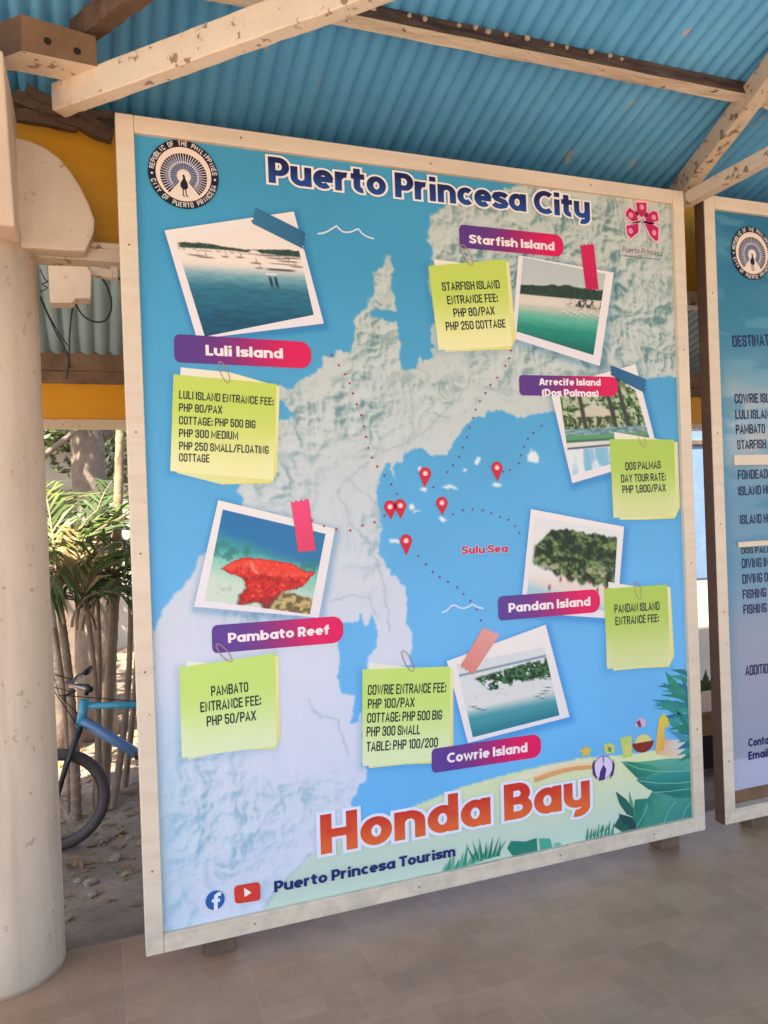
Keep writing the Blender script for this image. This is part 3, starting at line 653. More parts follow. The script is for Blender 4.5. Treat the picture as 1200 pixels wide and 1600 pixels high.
def snap_forest(S, T):
    c = mix((226,228,228), (232,228,220), T); c = mix(c, (226,216,208), sstep(.6, .75, T)); c = mix(c, (164,206,216), sstep(.80, .93, T+.22*(.5-S)))
    top = .06+.20*np.exp(-((S-0)/.16)**2)*1.2+.02*N(S, S*0, 12, 31)+.05*S*0; bot = .52+.18*sstep(.05, .6, S)+.05*(N(S, S*0, 7, 32)-.5)
    bot = bot+.10*(N(S, S*0, 13, 58)-.5); f = sstep(0, .03, T-top-.05*(N(S, S*0, 24, 59)-.5))*sstep(.03, -.03, T-bot)*sstep(.02, .07, S+.02*N(S, T, 8, 36))
    crowns = N(S, T*1.25, 15, 33, 3); g = mix((28,50,36), (92,122,70), sstep(.36, .66, crowns)); g = mix(g, (136,154,100), sstep(.62, .76, crowns)*.8); g = mix(g, (22,40,30), sstep(.5, .66, N(S, T, 44, 39, 3))*.55)
    g = mix(g, (150,140,120), np.exp(-(((S*17+.6*N(S*0, T, 6, 38)) % 1-.5)/.10)**2)*sstep(.44, .56, T)*.55*sstep(.4,.55,N(S, T*.3, 12, 35)))
    g = mix(g, (206,192,166), sstep(.56, .68, N(S, T, 13, 34))*sstep(.38, .60, T)*.8)
    c = mix(c, g, f)
    for (a, b, k) in ((.36,.67,0),(.24,.78,0),(.80,.76,0),(.90,.72,0),(.45,.66,0),(.7,.66,0)): c = mix(c, (150,50,52), np.exp(-((S-a)/.014)**2-((T-b)/.03)**2))
    c = mix(c, (30,34,40), np.exp(-((S-.70)/.02)**4-((T-.86)/.05)**4)); c = mix(c, (90,130,120), np.exp(-((S-.18)/.03)**2-((T-.96)/.03)**2))
    return c
def snap_cove(S, T):
    c = mix((216,220,224), (224,222,222), T); c = mix(c, (196,206,210), sstep(.60, .68, T)); c = mix(c, (66,150,166), sstep(.63, .80, T+.05*(.5-S))); c = mix(c, (40,126,148), sstep(.80, 1, T))
    top = .12+.02*N(S, S*0, 14, 45)+.10*(1-S); f = sstep(0, .04, T-top)*sstep(.03, -.03, T-.44-.03*np.sin(S*7)+.25*sstep(.35,.12,S))
    m = sstep(.42, .50, N(S, T, 19, 41, 5)+.22*np.exp(-((T-.27-.03*S)/.13)**2)+.10*(S-.5)-.09)
    c = mix(c, mix((72,124,78), (12,48,38), sstep(.35,.62,N(S, T, 40, 42))), f*m)
    c = mix(c, (60,98,130), np.exp(-((T-.125-.03*(1-S))/.014)**2)*.7)
    for (a, b) in ((.08,.60),(.13,.64),(.17,.67),(.80,.66),(.86,.64),(.90,.61),(.84,.70),(.94,.57)):
        c = mix(c, (86,104,112), np.exp(-((S-a)/.035)**2-((T-b-.3*(S-a))/.010)**2)); c = mix(c, (236,238,238), np.exp(-((S-a)/.03)**2-((T-b+.02)/.009)**2)*.8)
    c = mix(c, (206,204,204), sstep(.55, .68, N(S, T, 22, 43))*sstep(.44, .48, T)*sstep(.6, .55, T)*.5)
    return c
# ------------------------------------------------------------------ the big map sign
W_, H0, H1 = 2.2664, 0.07, 2.77
def frame(parent, x0, x1, dark_side=False):
    fw = 0.056; dp = 0.05
    for (a, b, c, d, e) in ((x0, x0+fw, H0, H1, 0), (x1-fw, x1, H0, H1, 0), (x0+fw+.0008, x1-fw-.0008, H1-fw, H1, 1), (x0+fw+.0008, x1-fw-.0008, H0, H0+fw+.004, 1)):
        m = MB(); m.box((a, 0, c), (b, dp, d)); m.build('frame_rail', M['cream'], parent, bevel=0.003)
    m = MB(); m.box((x0+.022, dp+.002, H0+.01), (x1-.01, dp+.012, H1-.01)); m.build('back_panel', M['brown_wood'], parent)
    for xx in (x0+.062, x1-.112):
        m = MB(); m.box((xx, dp+.014, H0+.012), (xx+.05, dp+.046, H1-.02)); m.build('rear_post', M['side_wood'], parent)
    for (nx_, nz_) in [(x0+.028, z) for z in (.34, .98, 1.36, 1.75, 2.35)] + [(x1-.028, z) for z in (.5, 1.2, 2.1)] + [(x0+x, H0+.03) for x in (.35, .95, 1.55, 2.0)] + [(x0+x, H1-.028) for x in (.4, 1.1, 1.8)]:
        m = MB(); m.tube([(nx_, .001, nz_), (nx_, -.0012, nz_)], .0036, 10); m.build('nail_head', M['nail'], parent)
    for xx in (x0+.19, x1-.20):
        m = MB(); m.box((xx, 0.045, 0.0), (xx+.10, dp+.07, H0-.002)); m.build('foot', M['foot'], parent, bevel=0.004)

sign = thing('map_sign', 'large cream framed board printed with a blue island map, snapshots and green fee notes', 'sign', (W_/2, 0.03, 0.0), 'framed information boards')
frame(sign, 0.0, W_)
banner = map_print(sign)

def gr(c0, c1, axis=0):
    return lambda S, T: mix(c0, c1, sstep(0.05, 0.95, S if axis == 0 else T))

# headline
a = Art(); bold(a, 'Puerto Princesa City', (419,286), (921,343), 41, 8, (22,26,84), TH, 0.075, (240,236,236), grad=(30,74,150)); a.build('headline_lettering', banner, 'navy headline lettering with a white edge')
a = Art(); bold(a, 'Honda Bay', (500,1335), (921,1258), 62, 8, (206,52,40), TH, 0.075, (226,232,250), grad=(228,104,52)); a.build('bay_lettering', banner, 'orange red lettering with a pale edge')
a = Art(); bold(a, 'Puerto Princesa Tourism', (428,1394), (711,1337), 17.5, 6, (32,42,110)); a.build('page_lettering', banner, 'small navy lettering beside the round blue and red icons')
a = Art(); bold(a, 'Sulu Sea', (721,866), (793,862.5), 12.5, 6, (196,40,90), TH, 0.05, (210,224,240)); a.build('sea_lettering', banner)

# snapshots
SN = [(snap_bay, [(272,371),(457,347),(490,492),(320,526)], 'snapshot of a calm bay with a long dark island'),
      (snap_beach, [(817,402),(946,428),(927,555),(807,518)], 'snapshot of a green lagoon under a low wooded hill'),
      (snap_pool, [(874,615),(985,583),(1021,706),(892,743)], 'snapshot of a pool in front of a thatched hut'),
      (snap_reef, [(348,796),(508.5,834),(484,960),(319.5,938)], 'snapshot of a red starfish on the sea bed'),
      (snap_forest, [(835,808),(965,830),(957,955),(822,945)], 'snapshot of dark trees above a pale beach with a figure'),
      (snap_cove, [(713,1038),(850,1011),(874,1117.5),(738.5,1152)], 'snapshot of scattered trees on a white sand spit')]
for (fn, inner, lab), outer in zip(SN, PHOTO_QUADS):
    a = Art(); a.grid(outer, 1, 1, lambda S, T: mix((238,232,230), (232,228,236), T), 1); a.grid(inner, 110, 100, fn, 2)
    a.build('snapshot_print', banner, lab)

# sticky tape printed over the snapshots
for (q, c0, c1, lab) in (([(398,324),(478,364),(475,390),(391,348)], (54,118,158), (46,104,146), 'blue tape strip'),
        ([(906,382),(927,380),(935,455),(915,453)], (214,28,92), (196,16,80), 'crimson tape strip'),
        ([(952,570),(1010,593),(1008,615),(953,586)], (40,92,138), (48,108,152), 'blue tape strip'),
        ([(454,783),(482,778),(493,862),(466,864)], (238,74,126), (224,66,104), 'pink tape strip'),
        ([(755,979),(781,990),(738,1055),(718,1042)], (226,160,156), (220,134,126), 'salmon tape strip')):
    a = Art(); n = 7
    L, R = [], []
    A_, B_, C_, D_ = q
    long_lr = math.hypot(B_[0]-A_[0], B_[1]-A_[1]) > math.hypot(D_[0]-A_[0], D_[1]-A_[1])
    e0, e1 = ((A_, D_), (B_, C_)) if long_lr else ((A_, B_), (D_, C_))
    def zig(p, q, toward):
        out = []
        for i in range(n+1):
            t = i/n; k = 0.045 if i % 2 else 0.0
            out.append((p[0]+(q[0]-p[0])*t+toward[0]*k, p[1]+(q[1]-p[1])*t+toward[1]*k))
        return out
    tv = (e1[0][0]-e0[0][0], e1[0][1]-e0[0][1])
    z0 = zig(e0[0], e0[1], tv); z1 = zig(e1[1], e1[0], (-tv[0], -tv[1]))
    a.poly(z0+z1, 4.5, None, [c0]*len(z0)+[c1]*len(z1)); a.build('tape_strip', banner, lab)

# fee notes
NT_ = [
 ('yellow green note with the longest text', True, [('LULI ISLAND ENTRANCE FEE:', (279.5,623), (427,634), 13), ('PHP 80/PAX', (279.5,643), (347,647), 13), ('COTTAGE: PHP 500 BIG', (279.5,663), (399,669.5), 13), ('PHP 300 MEDIUM', (279.5,683), (372,687), 13), ('PHP 250 SMALL/FLOATING', (279.5,703), (419.5,709.5), 13), ('COTTAGE', (279.5,721), (327,723), 13)]),
 ('yellow green note beside the lagoon snapshot', False, [('STARFISH ISLAND', (691,455), (781,451), 13.5), ('ENTRANCE FEE:', (699,476), (778,472), 13.5), ('PHP 80/PAX', (709,496), (773,492), 13.5), ('PHP 250 COTTAGE', (697,517), (790,512), 13.5)]),
 ('green note over the pool snapshot', False, [('DOS PALMAS', (977,735), (1032,732), 12.5), ('DAY TOUR RATE:', (970,754), (1040,751), 12.5), ('PHP 1,800/PAX', (972,771), (1040,768), 12.5)]),
 ('green note beside the forest snapshot', False, [('PANDAN ISLAND', (959.5,958), (1030,953), 13.5), ('ENTRANCE FEE:', (961,977), (1029,971.5), 13)]),
 ('pale green note below the starfish snapshot', False, [('PAMBATO', (330,1088), (388,1080.5), 16), ('ENTRANCE FEE:', (313,1113), (408,1101), 16), ('PHP 50/PAX', (323,1135), (400,1125), 16)]),
 ('pale green note beside the sand spit snapshot', True, [('COWRIE ENTRANCE FEE:', (574,1086), (696.5,1081.5), 16), ('PHP 100/PAX', (574,1107.5), (647,1104.5), 15.5), ('COTTAGE: PHP 500 BIG', (573,1129.5), (690,1124), 15.5), ('PHP 300 SMALL', (572,1151), (656,1147), 15.5), ('TABLE: PHP 100/200', (572,1174.5), (683.5,1167), 15.5)])]
for (lab, lft, lines), q in zip(NT_, NOTE_QUADS):
    a = Art()
    tl, tr, br, bl = q; hx = (tr[0]-tl[0]); 
    a.poly([(tl[0]+hx*.07, tl[1]-11), (tl[0]+hx*.55, tl[1]-3), (tr[0]+5, tr[1]+4), (br[0]+6, br[1]-12), (br[0]-2, br[1]+5), (br[0]-hx*.5, br[1]+7), (bl[0]+10, bl[1]+3)], 2.6, None,
           [(232,232,226), (236,232,196), (236,230,170), (226,222,140), (228,220,120), (226,226,150), (222,228,180)])
    top, bot = ((196,216,96), (238,236,176)) if lab.startswith('yellow') else (((176,206,92), (214,222,160)) if lab.startswith('green') else ((196,226,120), (222,236,190)))
    def note(S, T, top=top, bot=bot): return mix(mix(top, bot, sstep(.25, 1, T)), (236,240,214), 0.25*sstep(.8, 1, np.abs(S-.5)*2)*sstep(.3, 1, T))
    a.grid(q, 8, 12, note, 3.2)
    for (tx, p0, p1, cap) in lines: narrow(a, tx, p0, p1, cap, 3.9, (28,44,52))
    a.build('fee_note', banner, lab)
for (cx, cy, an, big) in ((350,582,1.15,1),(729,399,1.1,1),(1002,685,1.3,.8),(996,922,1.4,.8),(350,1020,.85,1),(637,1033,1.1,1)):
    a = Art(); q = []
    for i in range(23):
        t = i/22*2*pi*0.97; u = cos(t)*18*big; v = sin(t)*5.5*big
        q.append((cx+u*cos(an)-v*sin(an), cy+u*sin(an)+v*cos(an)))
    a.line(q, 0.0032, 5.2, (172,140,124)); a.build('paper_clip', banner)

# name ribbons
RB = [([(272,522),(486,535),(486,576),(272,566)], [('Luli Island', (321,555.5), (442,560.5), 16.5)], 'name ribbon under the calm bay snapshot'),
      ([(718,351),(880,368),(880,402),(717,387)], [('Starfish Island', (733,380.5), (866,392), 14)], 'name ribbon above the lagoon snapshot'),
      ([(811,586),(965,589),(964,625),(811,618)], [('Arrecife Island', (842,602), (938,603), 11), ('(Dos Palmas)', (846,619), (935,620.5), 11.5)], 'name ribbon with two lines of lettering'),
      ([(777,932),(936,920),(937,957),(779,970)], [('Pandan Island', (794,957), (922,946), 14.5)], 'name ribbon under the forest snapshot'),
      ([(331,977),(536,962),(536,1003),(331,1021)], [('Pambato Reef', (356,1004.5), (515,990.5), 15.5)], 'name ribbon under the starfish snapshot'),
      ([(673,1170),(844,1146),(844,1178),(675,1208)], [('Cowrie Island', (698,1192), (823.5,1174.5), 15.5)], 'name ribbon under the sand spit snapshot')]
for q, tx, lab in RB:
    A_, B_, C_, D_ = [B(*p) for p in q]
    d = (B_-A_); Lw = np.hypot(*d); d = d/Lw; n = np.array((-d[1], d[0])); Hh = abs((A_-D_) @ n)
    a = Art(); pts = []; c0 = (A_+D_)/2
    for (cx, cy, r, t0) in ((Lw-Hh*.42, Hh/2-Hh*.42, Hh*.42, 0), (Hh*.2, Hh/2-Hh*.2, Hh*.2, 90), (Hh*.2, -Hh/2+Hh*.2, Hh*.2, 180), (Lw-Hh*.42, -Hh/2+Hh*.42, Hh*.42, 270)):
        for k in range(7):
            t = radians(t0+15*k); pts.append((cx+r*cos(t), cy+r*sin(t)))
    m = len(pts); N_ = 16                      # strips so that the colour runs evenly along the ribbon
    pts = np.array(pts)
    def half(x):
        rr = Hh*.2 if x < Hh*.2 else (Hh*.42 if x > Lw-Hh*.42 else None)
        if rr is None: return Hh/2
        e = (rr-x) if x < Hh*.2 else (x-(Lw-rr)); return Hh/2-rr+math.sqrt(max(rr*rr-e*e, 0))
    xs = np.concatenate([np.linspace(0, Hh*.2, 7), np.linspace(Hh*.2, Lw-Hh*.42, 26)[1:-1], Lw-Hh*.42+Hh*.42*np.sin(np.linspace(0, pi/2, 10))])
    topv = [c0+d*x+n*half(x) for x in xs]; botv = [c0+d*x-n*half(x) for x in xs]
    s_ = sstep(0.12, 0.88, xs/Lw); cc = mix((92,52,136), (218,16,88), s_); cc = mix(cc, cc*np.array((1.06,1.3,1.15)), np.full(len(xs), 0.6 if q[0][1] > 900 else 0.0))
    kk = len(xs)
    a.raw(topv+botv, 4.2, np.concatenate([lin(cc), lin(cc)]), [(i, kk+i, kk+i+1, i+1) for i in range(kk-1)])
    for (t, p0, p1, cap) in tx: bold(a, t, p0, p1, cap, 5, (246,232,238))
    a.build('name_ribbon', banner, lab)

# map pins, routes, waves
for (tip, hd) in (((663,762),(664,740)),((777,752),(776,731)),((691,805),(690,786)),((611,812),(609,792)),((626,811),(625,790)),((635,868),(634,845))):
    a = Art(); c = B(*hd); t = B(*tip); r = 0.0235; q = []
    for i in range(17):
        an = radians(-35+250*i/16); q.append((c[0]+r*cos(an), c[1]+r*sin(an)))
    q.append(tuple(t)); a.polyxz(q, 5.0, lin((206,34,58))); a.polyxz([(c[0]+(x-c[0])*.62, c[1]+(y-c[1])*.62) for x, y in q[:-1]], 5.3, lin((224,64,88)))
    a.polyxz([(c[0]+.009*cos(k*.5236), c[1]+.009*sin(k*.5236)) for k in range(12)], 5.6, lin((244,206,214))); a.build('map_pin', banner)
z8 = lambda L: [(x*.4333+560, y*.4333+560) for x, y in L]
dots = [(518,555),(529,571),(539,585),(546,599),(551,615),(557,632),(564,649),(568,666),(572,683),(575,700),(581,715),(589,729),(600,743),(611,757),(620,772)]
dots += [(798,548),(795,560),(789,572)] + z8([(500,70),(475,97),(457,125),(437,155),(422,185),(413,215),(400,250),(390,285),(375,322),(362,355),(340,385),(320,410),(270,465)])
dots += z8([(660,243),(630,268),(610,290),(595,318),(585,350),(578,378),(545,402),(520,408)]) + z8([(340,562),(375,548),(410,545),(447,548),(478,558),(510,572),(540,582),(563,605),(580,630)])
dots += [(487,813),(506,822),(525,827),(547,829),(566,821),(585,816),(600,806)] + z8([(215,713),(243,743),(268,770),(292,788),(322,806),(355,825),(378,850),(402,875),(425,905),(440,945)])
for p in dots:
    a = Art(); a.disc(p, 0.0043, 5, (176,44,60) if p[0] < 600 or p[1] < 600 else (126,66,110), 10); a.build('route_dot', banner)
for L in ([(x*.35+200, y*.35+180) for x, y in ((845,530),(868,528),(890,520),(912,506),(930,495),(944,510),(960,522),(980,524),(1000,520),(1016,512),(1028,508),(1042,526),(1060,540),(1080,548),(1098,552))],
          [(x*.4333+560, y*.4333+760) for x, y in ((300,455),(318,448),(335,430),(350,428),(360,436),(380,440),(395,434),(410,425),(430,436),(450,440)) ]):
    a = Art(); a.line(L, 0.006, 3, (206,228,240)); a.build('wave_line', banner)

# city seal: dark ring, cream field, fan of feathers, bird
def seal(parent, c, R, layer=6):
    a = Art(); c = np.asarray(c, float)
    def ring(r, lay, col, n=56): a.polyxz([(c[0]+r*R*cos(2*pi*i/n), c[1]+r*R*sin(2*pi*i/n)) for i in range(n)], lay, lin(col))
    ring(1.0, layer, (20,24,46)); ring(.985, layer+.2, (20,24,46)); ring(.80, layer+.4, (120,60,50)); ring(.785, layer+.6, (236,218,206))
    ctr = c + np.array((0, -.12))*R
    for (r0, r1, w0, col, num) in ((.40,.60,.028,(40,84,140),40),(.54,.665,.033,(22,28,52),40),(.20,.36,.022,(64,92,140),34),(.33,.40,.020,(34,38,66),34)):
        for i in range(num):
            t = radians(-48+276*i/(num-1)); d = np.array((cos(t), sin(t))); n = np.array((-d[1], d[0]))
            lift = np.array((0, .06))*R
            p = [ctr+lift+d*r0*R-n*w0*.55*R, ctr+lift+d*r0*R+n*w0*.55*R, ctr+lift+d*r1*R+n*w0*R, ctr+lift+d*r1*R-n*w0*R]
            a.polyxz(p, layer+.9, lin(col))
    n = 40
    q = [ctr+np.array((0, .06))*R+np.array((cos(radians(-40+260*i/n)), sin(radians(-40+260*i/n))))*.41*R for i in range(n+1)]
    a.line(q, .032*R, layer+1.2, (190,210,236), xz=True)
    a.polyxz([ctr+R*np.array(p) for p in ((-.13,-.12),(-.15,.05),(-.10,.17),(0,.23),(.10,.17),(.15,.05),(.13,-.12))], layer+1.0, lin((240,226,214)))
    a.polyxz([ctr+R*np.array(p) for p in ((-.03,.10),(-.06,.06),(-.025,.05),(-.03,-.03),(-.10,-.14),(-.11,-.24),(-.05,-.32),(.05,-.33),(.11,-.26),(.10,-.14),(.045,-.02),(.03,.06),(.01,.105))], layer+1.6, lin((22,20,38)))
    for s in (-.035, .05): a.line([ctr+R*np.array(p) for p in ((s*.8, -.30),(s*1.1,-.50),(s*1.1+.05,-.53))], .03*R, layer+1.6, (44,34,44), xz=True)
    def around(txt, r, mid, step, flip):
        k = len(txt)
        for i, ch in enumerate(txt):
            if ch == ' ': continue
            t = radians(mid + (-1 if not flip else 1)*(i-(k-1)/2)*step)
            out = np.array((cos(t), sin(t))); tan = np.array((sin(t), -cos(t)))
            if flip: out, tan = -out, -tan
            wd, gl = G[ch]; st = .16; hh = .125*R; base = c+np.array((cos(t), sin(t)))*r*R - out*hh/2
            for g in gl:
                pts = [tuple(map(float, z.split(','))) for z in g.split()]
                qq = [base + tan*((u-.5)*max(wd, .0)*hh*1.25) + out*(v*hh) for u, v in pts]
                a.line(qq, st*hh*1.15, layer+1.0, (226,218,214), xz=True)
    around('REPUBLIC OF THE PHILIPPINES', .895, 90, 6.35, False); around('CITY OF PUERTO PRINCESA', .895, 270, 6.6, True)
    for t in (184, -4):
        p = c+R*.895*np.array((cos(radians(t)), sin(radians(t)))); a.polyxz([p+.035*R*np.array((cos(k*1.0472), sin(k*1.0472))) for k in range(6)], layer+1, lin((230,224,220)))
    a.build('city_seal', parent, 'round dark seal with a white bird before a fan of feathers')
sc_ = (B(231,270)+B(341,274))/2; sc_[1] = (B(286,218)[1]+B(286,328)[1])/2
seal(banner, sc_, (B(341,274)[0]-B(231,270)[0])/2)

# pink flower emblem
a = Art(); z6 = lambda x, y: (x/12+960, y/12+300)
petals = [[(395,205),(590,205),(590,430),(500,480),(420,400)], [(275,300),(395,390),(440,540),(330,560),(205,450),(215,370)], [(720,360),(600,430),(570,560),(700,580),(820,540),(790,380)],
          [(215,640),(440,590),(440,760),(300,870),(235,800)], [(560,600),(700,610),(820,680),(810,900),(770,930),(660,820)]]
for q in petals:
    cx = sum(p[0] for p in q)/len(q); cy = sum(p[1] for p in q)/len(q)
    a.poly([z6(cx+(x-cx)*1.32, cy+(y-cy)*1.32) for x, y in q], 5, (230,190,196)); a.poly([z6(x, y) for x, y in q], 5.4, (186,28,92))
for (x, y) in ((505,290),(300,440),(730,480),(295,735),(735,770)): a.disc(z6(x, y), 0.012, 5.8, (238,140,176), 10)
a.poly([z6(100,985),(z6(890,1085)),(z6(890,1190)),z6(100,1185)], 4.8, (196,196,196))
bold(a, 'Puerto Princesa', (971,394), (1034,401), 9.5, 5.4, (66,66,70), 0.10, shear=0.25)
a.line([(975,400),(1030,406)], 0.003, 5.4, (120,116,120)); a.build('flower_emblem', banner, 'crimson flower emblem with small script below')

# page icons
a = Art(); a.disc((336,1406), 0.0315, 5, (40,92,168), 32)
z3 = lambda x, y: (x*.4333+220, y*.4333+1160)
a.line([z3(289,545),z3(280,545),z3(271,552),z3(270,570),z3(270,602)], 0.0125, 5.5, (226,236,250)); a.line([z3(256,570),z3(285,567)], 0.011, 5.6, (226,236,250)); a.build('page_icon', banner, 'round blue icon')
a = Art(); q = []
A_, B_, C_, D_ = B(365,1384), B(406,1377), B(407,1406), B(367,1412)
for (P0, P1, P2) in ((D_, A_, B_), (A_, B_, C_), (B_, C_, D_), (C_, D_, A_)):
    for t in (0, .33, .66, 1.0):
        s0 = P1+(P0-P1)/np.hypot(*(P0-P1))*.014; s1 = P1+(P2-P1)/np.hypot(*(P2-P1))*.014; q.append((1-t)**2*s0+2*t*(1-t)*P1+t*t*s1)
a.polyxz(q, 5, lin((216,60,48))); a.poly([z3(372,523), z3(398,540), z3(374,556)], 5.5, (250,240,240)); a.build('page_icon', banner, 'rounded red icon with a white triangle')

# beach drawing in the lower right corner
a = Art(); z4 = lambda L: [(x*.18333+880, y*.18333+1020) for x, y in L]
a.poly(z4([(640,930),(490,925),(620,1060),(760,1180),(720,1240),(610,1250),(590,1400),(480,1390),(430,1480),(520,1540),(640,1590),(1140,1455),(1140,890),(900,900)]), 2.2, None, [(96,170,140),(58,140,112),(40,126,108),(44,124,112),(46,130,118),(44,126,112),(38,112,100),(34,96,92),(34,92,88),(44,124,110),(50,134,120),(40,124,128),(90,170,160),(120,186,160)])
a.poly(z4([(490,925),(620,1050),(700,1060),(820,1000),(760,950),(620,935)]), 2.8, None, [(40,120,104),(34,112,104),(40,126,116),(60,150,128),(70,160,130),(52,140,112)])
a.poly(z4([(620,1085),(720,1160),(830,1190),(960,1240),(1130,1230),(1130,1000),(900,1020),(720,1060)]), 2.5, None, [(30,106,104)]*3+[(40,128,120)]*2+[(46,146,140)]*3)
for (x0, y0, x1, y1, wd, c) in ((445,1180,600,1400,70,(36,100,92)),(470,1370,620,1500,80,(30,72,78)),(640,1240,640,1500,60,(40,124,106)),(700,1250,720,1480,50,(60,146,122)),(760,1220,840,1400,50,(64,150,124)),(440,1470,560,1490,50,(34,92,84)),(560,1180,600,1420,30,(86,158,120))):
    L = math.hypot(x1-x0, y1-y0); nx_, ny_ = -(y1-y0)/L, (x1-x0)/L; mx, my = (x0+x1)/2, (y0+y1)/2
    a.poly(z4([(x0,y0),(x0*.6+x1*.4+nx_*wd/2, y0*.6+y1*.4+ny_*wd/2),(mx*.4+x1*.6+nx_*wd/2, my*.4+y1*.6+ny_*wd/2),(x1,y1),(mx*.4+x1*.6-nx_*wd/2, my*.4+y1*.6-ny_*wd/2),(x0*.6+x1*.4-nx_*wd/2, y0*.6+y1*.4-ny_*wd/2)]), 3.0+.1*(x0 % 7), c)
rng = random.Random(4)
for i in range(15):                                            # feathery palm leaf reaching in from the right edge
    y = 190+i*46; bx = 1125; tx = bx-(150+190*sin(pi*min(1,(i+2)/13)))*rng.uniform(.85,1.1); ty = y-30+i*9+rng.uniform(-25,25); w_ = 20+rng.uniform(0,12)
    c = [(34,124,128),(44,150,134),(30,112,140),(52,150,150),(36,128,104)][i % 5]
    a.poly(z4([(bx, y+30),(bx*.55+tx*.45, (y+ty)/2-w_),(tx, ty),(bx*.55+tx*.45, (y+ty)/2+w_),(bx, y+62)]), 2.9+.07*i, c)
for (pts, c) in (([(870,160),(960,240),(1050,380),(980,330),(900,260)], (44,140,110)), ([(1000,180),(1060,300),(1090,440),(1050,390)], (40,110,150)), ([(750,400),(900,400),(1090,480),(960,470)], (34,130,140)),
                 ([(780,425),(920,440),(1090,560),(930,510)], (40,140,132)), ([(840,250),(930,290),(1080,440),(960,380)], (40,128,120)), ([(960,490),(1020,540),(1100,680),(1050,640),(1000,580)], (30,120,116)), ([(900,560),(990,600),(1100,720),(1000,680),(920,620)], (40,146,130)), ([(890,660),(990,680),(1110,760),(1000,740)], (70,140,170)), ([(900,820),(1000,800),(1115,830),(1110,870),(980,860)], (36,130,110)), ([(1010,330),(1090,430),(1100,620),(1050,500)], (30,120,140))):
    a.poly(z4(pts), 3+.13*(pts[0][0] % 9), c)
for L in ([(500,930),(640,985),(800,1010),(960,1010),(1130,1000)], [(640,1090),(800,1110),(980,1110),(1130,1090)], [(760,1190),(900,1180),(1120,1150)], [(620,1490),(680,1380),(720,1290)], [(850,1460),(900,1340),(960,1260)], [(1000,1430),(1040,1330),(1110,1250)]):
    a.line(z4(L), .0035, 4.0, (120,190,170))
for i in range(9):                                            # grass tufts along the lower edge
    for (ox, oy) in (((196+i*22), 1580-i*9),):
        a.poly(z4([(ox, oy),(ox+18+6*(i%3), oy-90+12*(i%4)),(ox+16, oy-4)]), 3.2, (52,140,112))
z4b = lambda L: [(x*.3833+660, y*.3833+1080) for x, y in L]
for i in range(14):
    x = 85+i*17; y = 738-i*5; hgt = 40+26*(i % 3); a.poly(z4b([(x-9, y),(x+14, y-hgt),(x+9, y-1)]), 3.1+.05*(i%3), (60,150,124) if i % 2 else (96,176,146))
for i in range(7):
    x = 205+i*15; y = 690-i*3; a.poly(z4b([(x, y),(x-30+i*13, y-70-10*(i%3)),(x+12, y-2)]), 3.4+.05*(i%3), (44,124,104))
for (q, c) in (([(345,640),(360,610),(420,612),(465,598),(468,650),(400,672),(365,668)], (36,128,110)), ([(475,600),(520,600),(530,640),(480,655)], (70,170,146)), ([(535,620),(560,615),(575,640),(540,645)], (120,190,170))): a.poly(z4b(q), 3.3, c)
for i in range(8):
    x = 662+i*15; y = 612-i*4; a.poly(z4b([(x, y),(x+12+2*(i%3), y-62+8*(i%3)),(x+11, y-3)]), 3.4, (50,138,116))
a.line(z4b([(455,362),(500,345),(560,325),(620,312),(690,305)]), 0.022, 3, (224,164,110)); a.line(z4b([(460,345),(510,325),(570,308),(640,297),(690,294)]), 0.012, 3.3, (238,214,170))
a.poly(z4b([(320,372),(420,330),(500,306),(580,290),(660,282),(690,284),(690,296),(620,302),(540,318),(440,352),(360,385)]), 2.6, (230,226,196))
a.disc((942,1199), 0.047, 3.5, (120,84,150), 28); a.disc((942,1199), 0.044, 3.6, (222,206,236), 28)
for q in ([(340,950),(365,990),(350,1080),(300,1092),(312,1010)], [(262,905),(245,960),(250,1035),(285,1082),(268,1000)], [(425,900),(437,960),(425,1035),(392,1078),(412,1000)]): a.poly(z4(q), 3.9, (74,44,120))
a.poly(z4([(330,880),(350,878),(345,940),(335,940)]), 3.95, (150,126,180))
st_ = []
for k in range(10):
    r = .028 if k % 2 == 0 else .013; t = radians(90+36*k); c = B(915,1174); st_.append((c[0]+r*cos(t)*1.2, c[1]+r*sin(t)))
a.polyxz(st_, 3.6, lin((230,190,70)))
a.poly(z4([(345,780),(400,765),(435,790),(435,850),(390,860),(350,850)]), 3.6, (200,206,110)); a.poly(z4([(375,800),(410,805),(405,845),(380,840)]), 3.8, (96,150,90))
a.poly(z4([(480,725),(580,700),(585,880),(510,900)]), 3.5, (190,206,120)); a.poly(z4([(520,790),(575,780),(570,870),(530,880)]), 3.7, (214,206,110))
q0 = B(*z4([(678,760)])[0]); a.polyxz([q0+.043*np.array((cos(pi+pi*k/12)*1.25, sin(pi+pi*k/12))) for k in range(13)], 4.0, lin((132,40,36)))
a.polyxz([q0+.038*np.array((cos(pi*k/12)*1.1, sin(pi*k/12)*.85)) for k in range(13)], 3.9, lin((214,210,130)))
a.poly(z4([(605,630),(625,565),(665,550),(700,570),(700,630)]), 4.0, (198,180,206)); a.poly(z4([(640,632),(620,590),(650,570),(665,630)]), 4.2, (140,50,80))
a.poly(z4([(800,660),(815,560),(850,510),(890,560),(900,620),(860,640),(860,760),(850,830),(780,840)]), 3.7, None, [(224,196,80),(226,200,80),(190,200,90),(224,196,70),(226,200,80),(222,190,70),(226,180,90),(226,160,80),(226,180,100)])
a.poly(z4([(830,730),(960,740),(1110,780),(1000,900),(880,880),(790,860)]), 3.4, None, [(220,140,90),(206,206,206),(190,200,206),(226,206,196),(220,190,170),(226,180,120)])
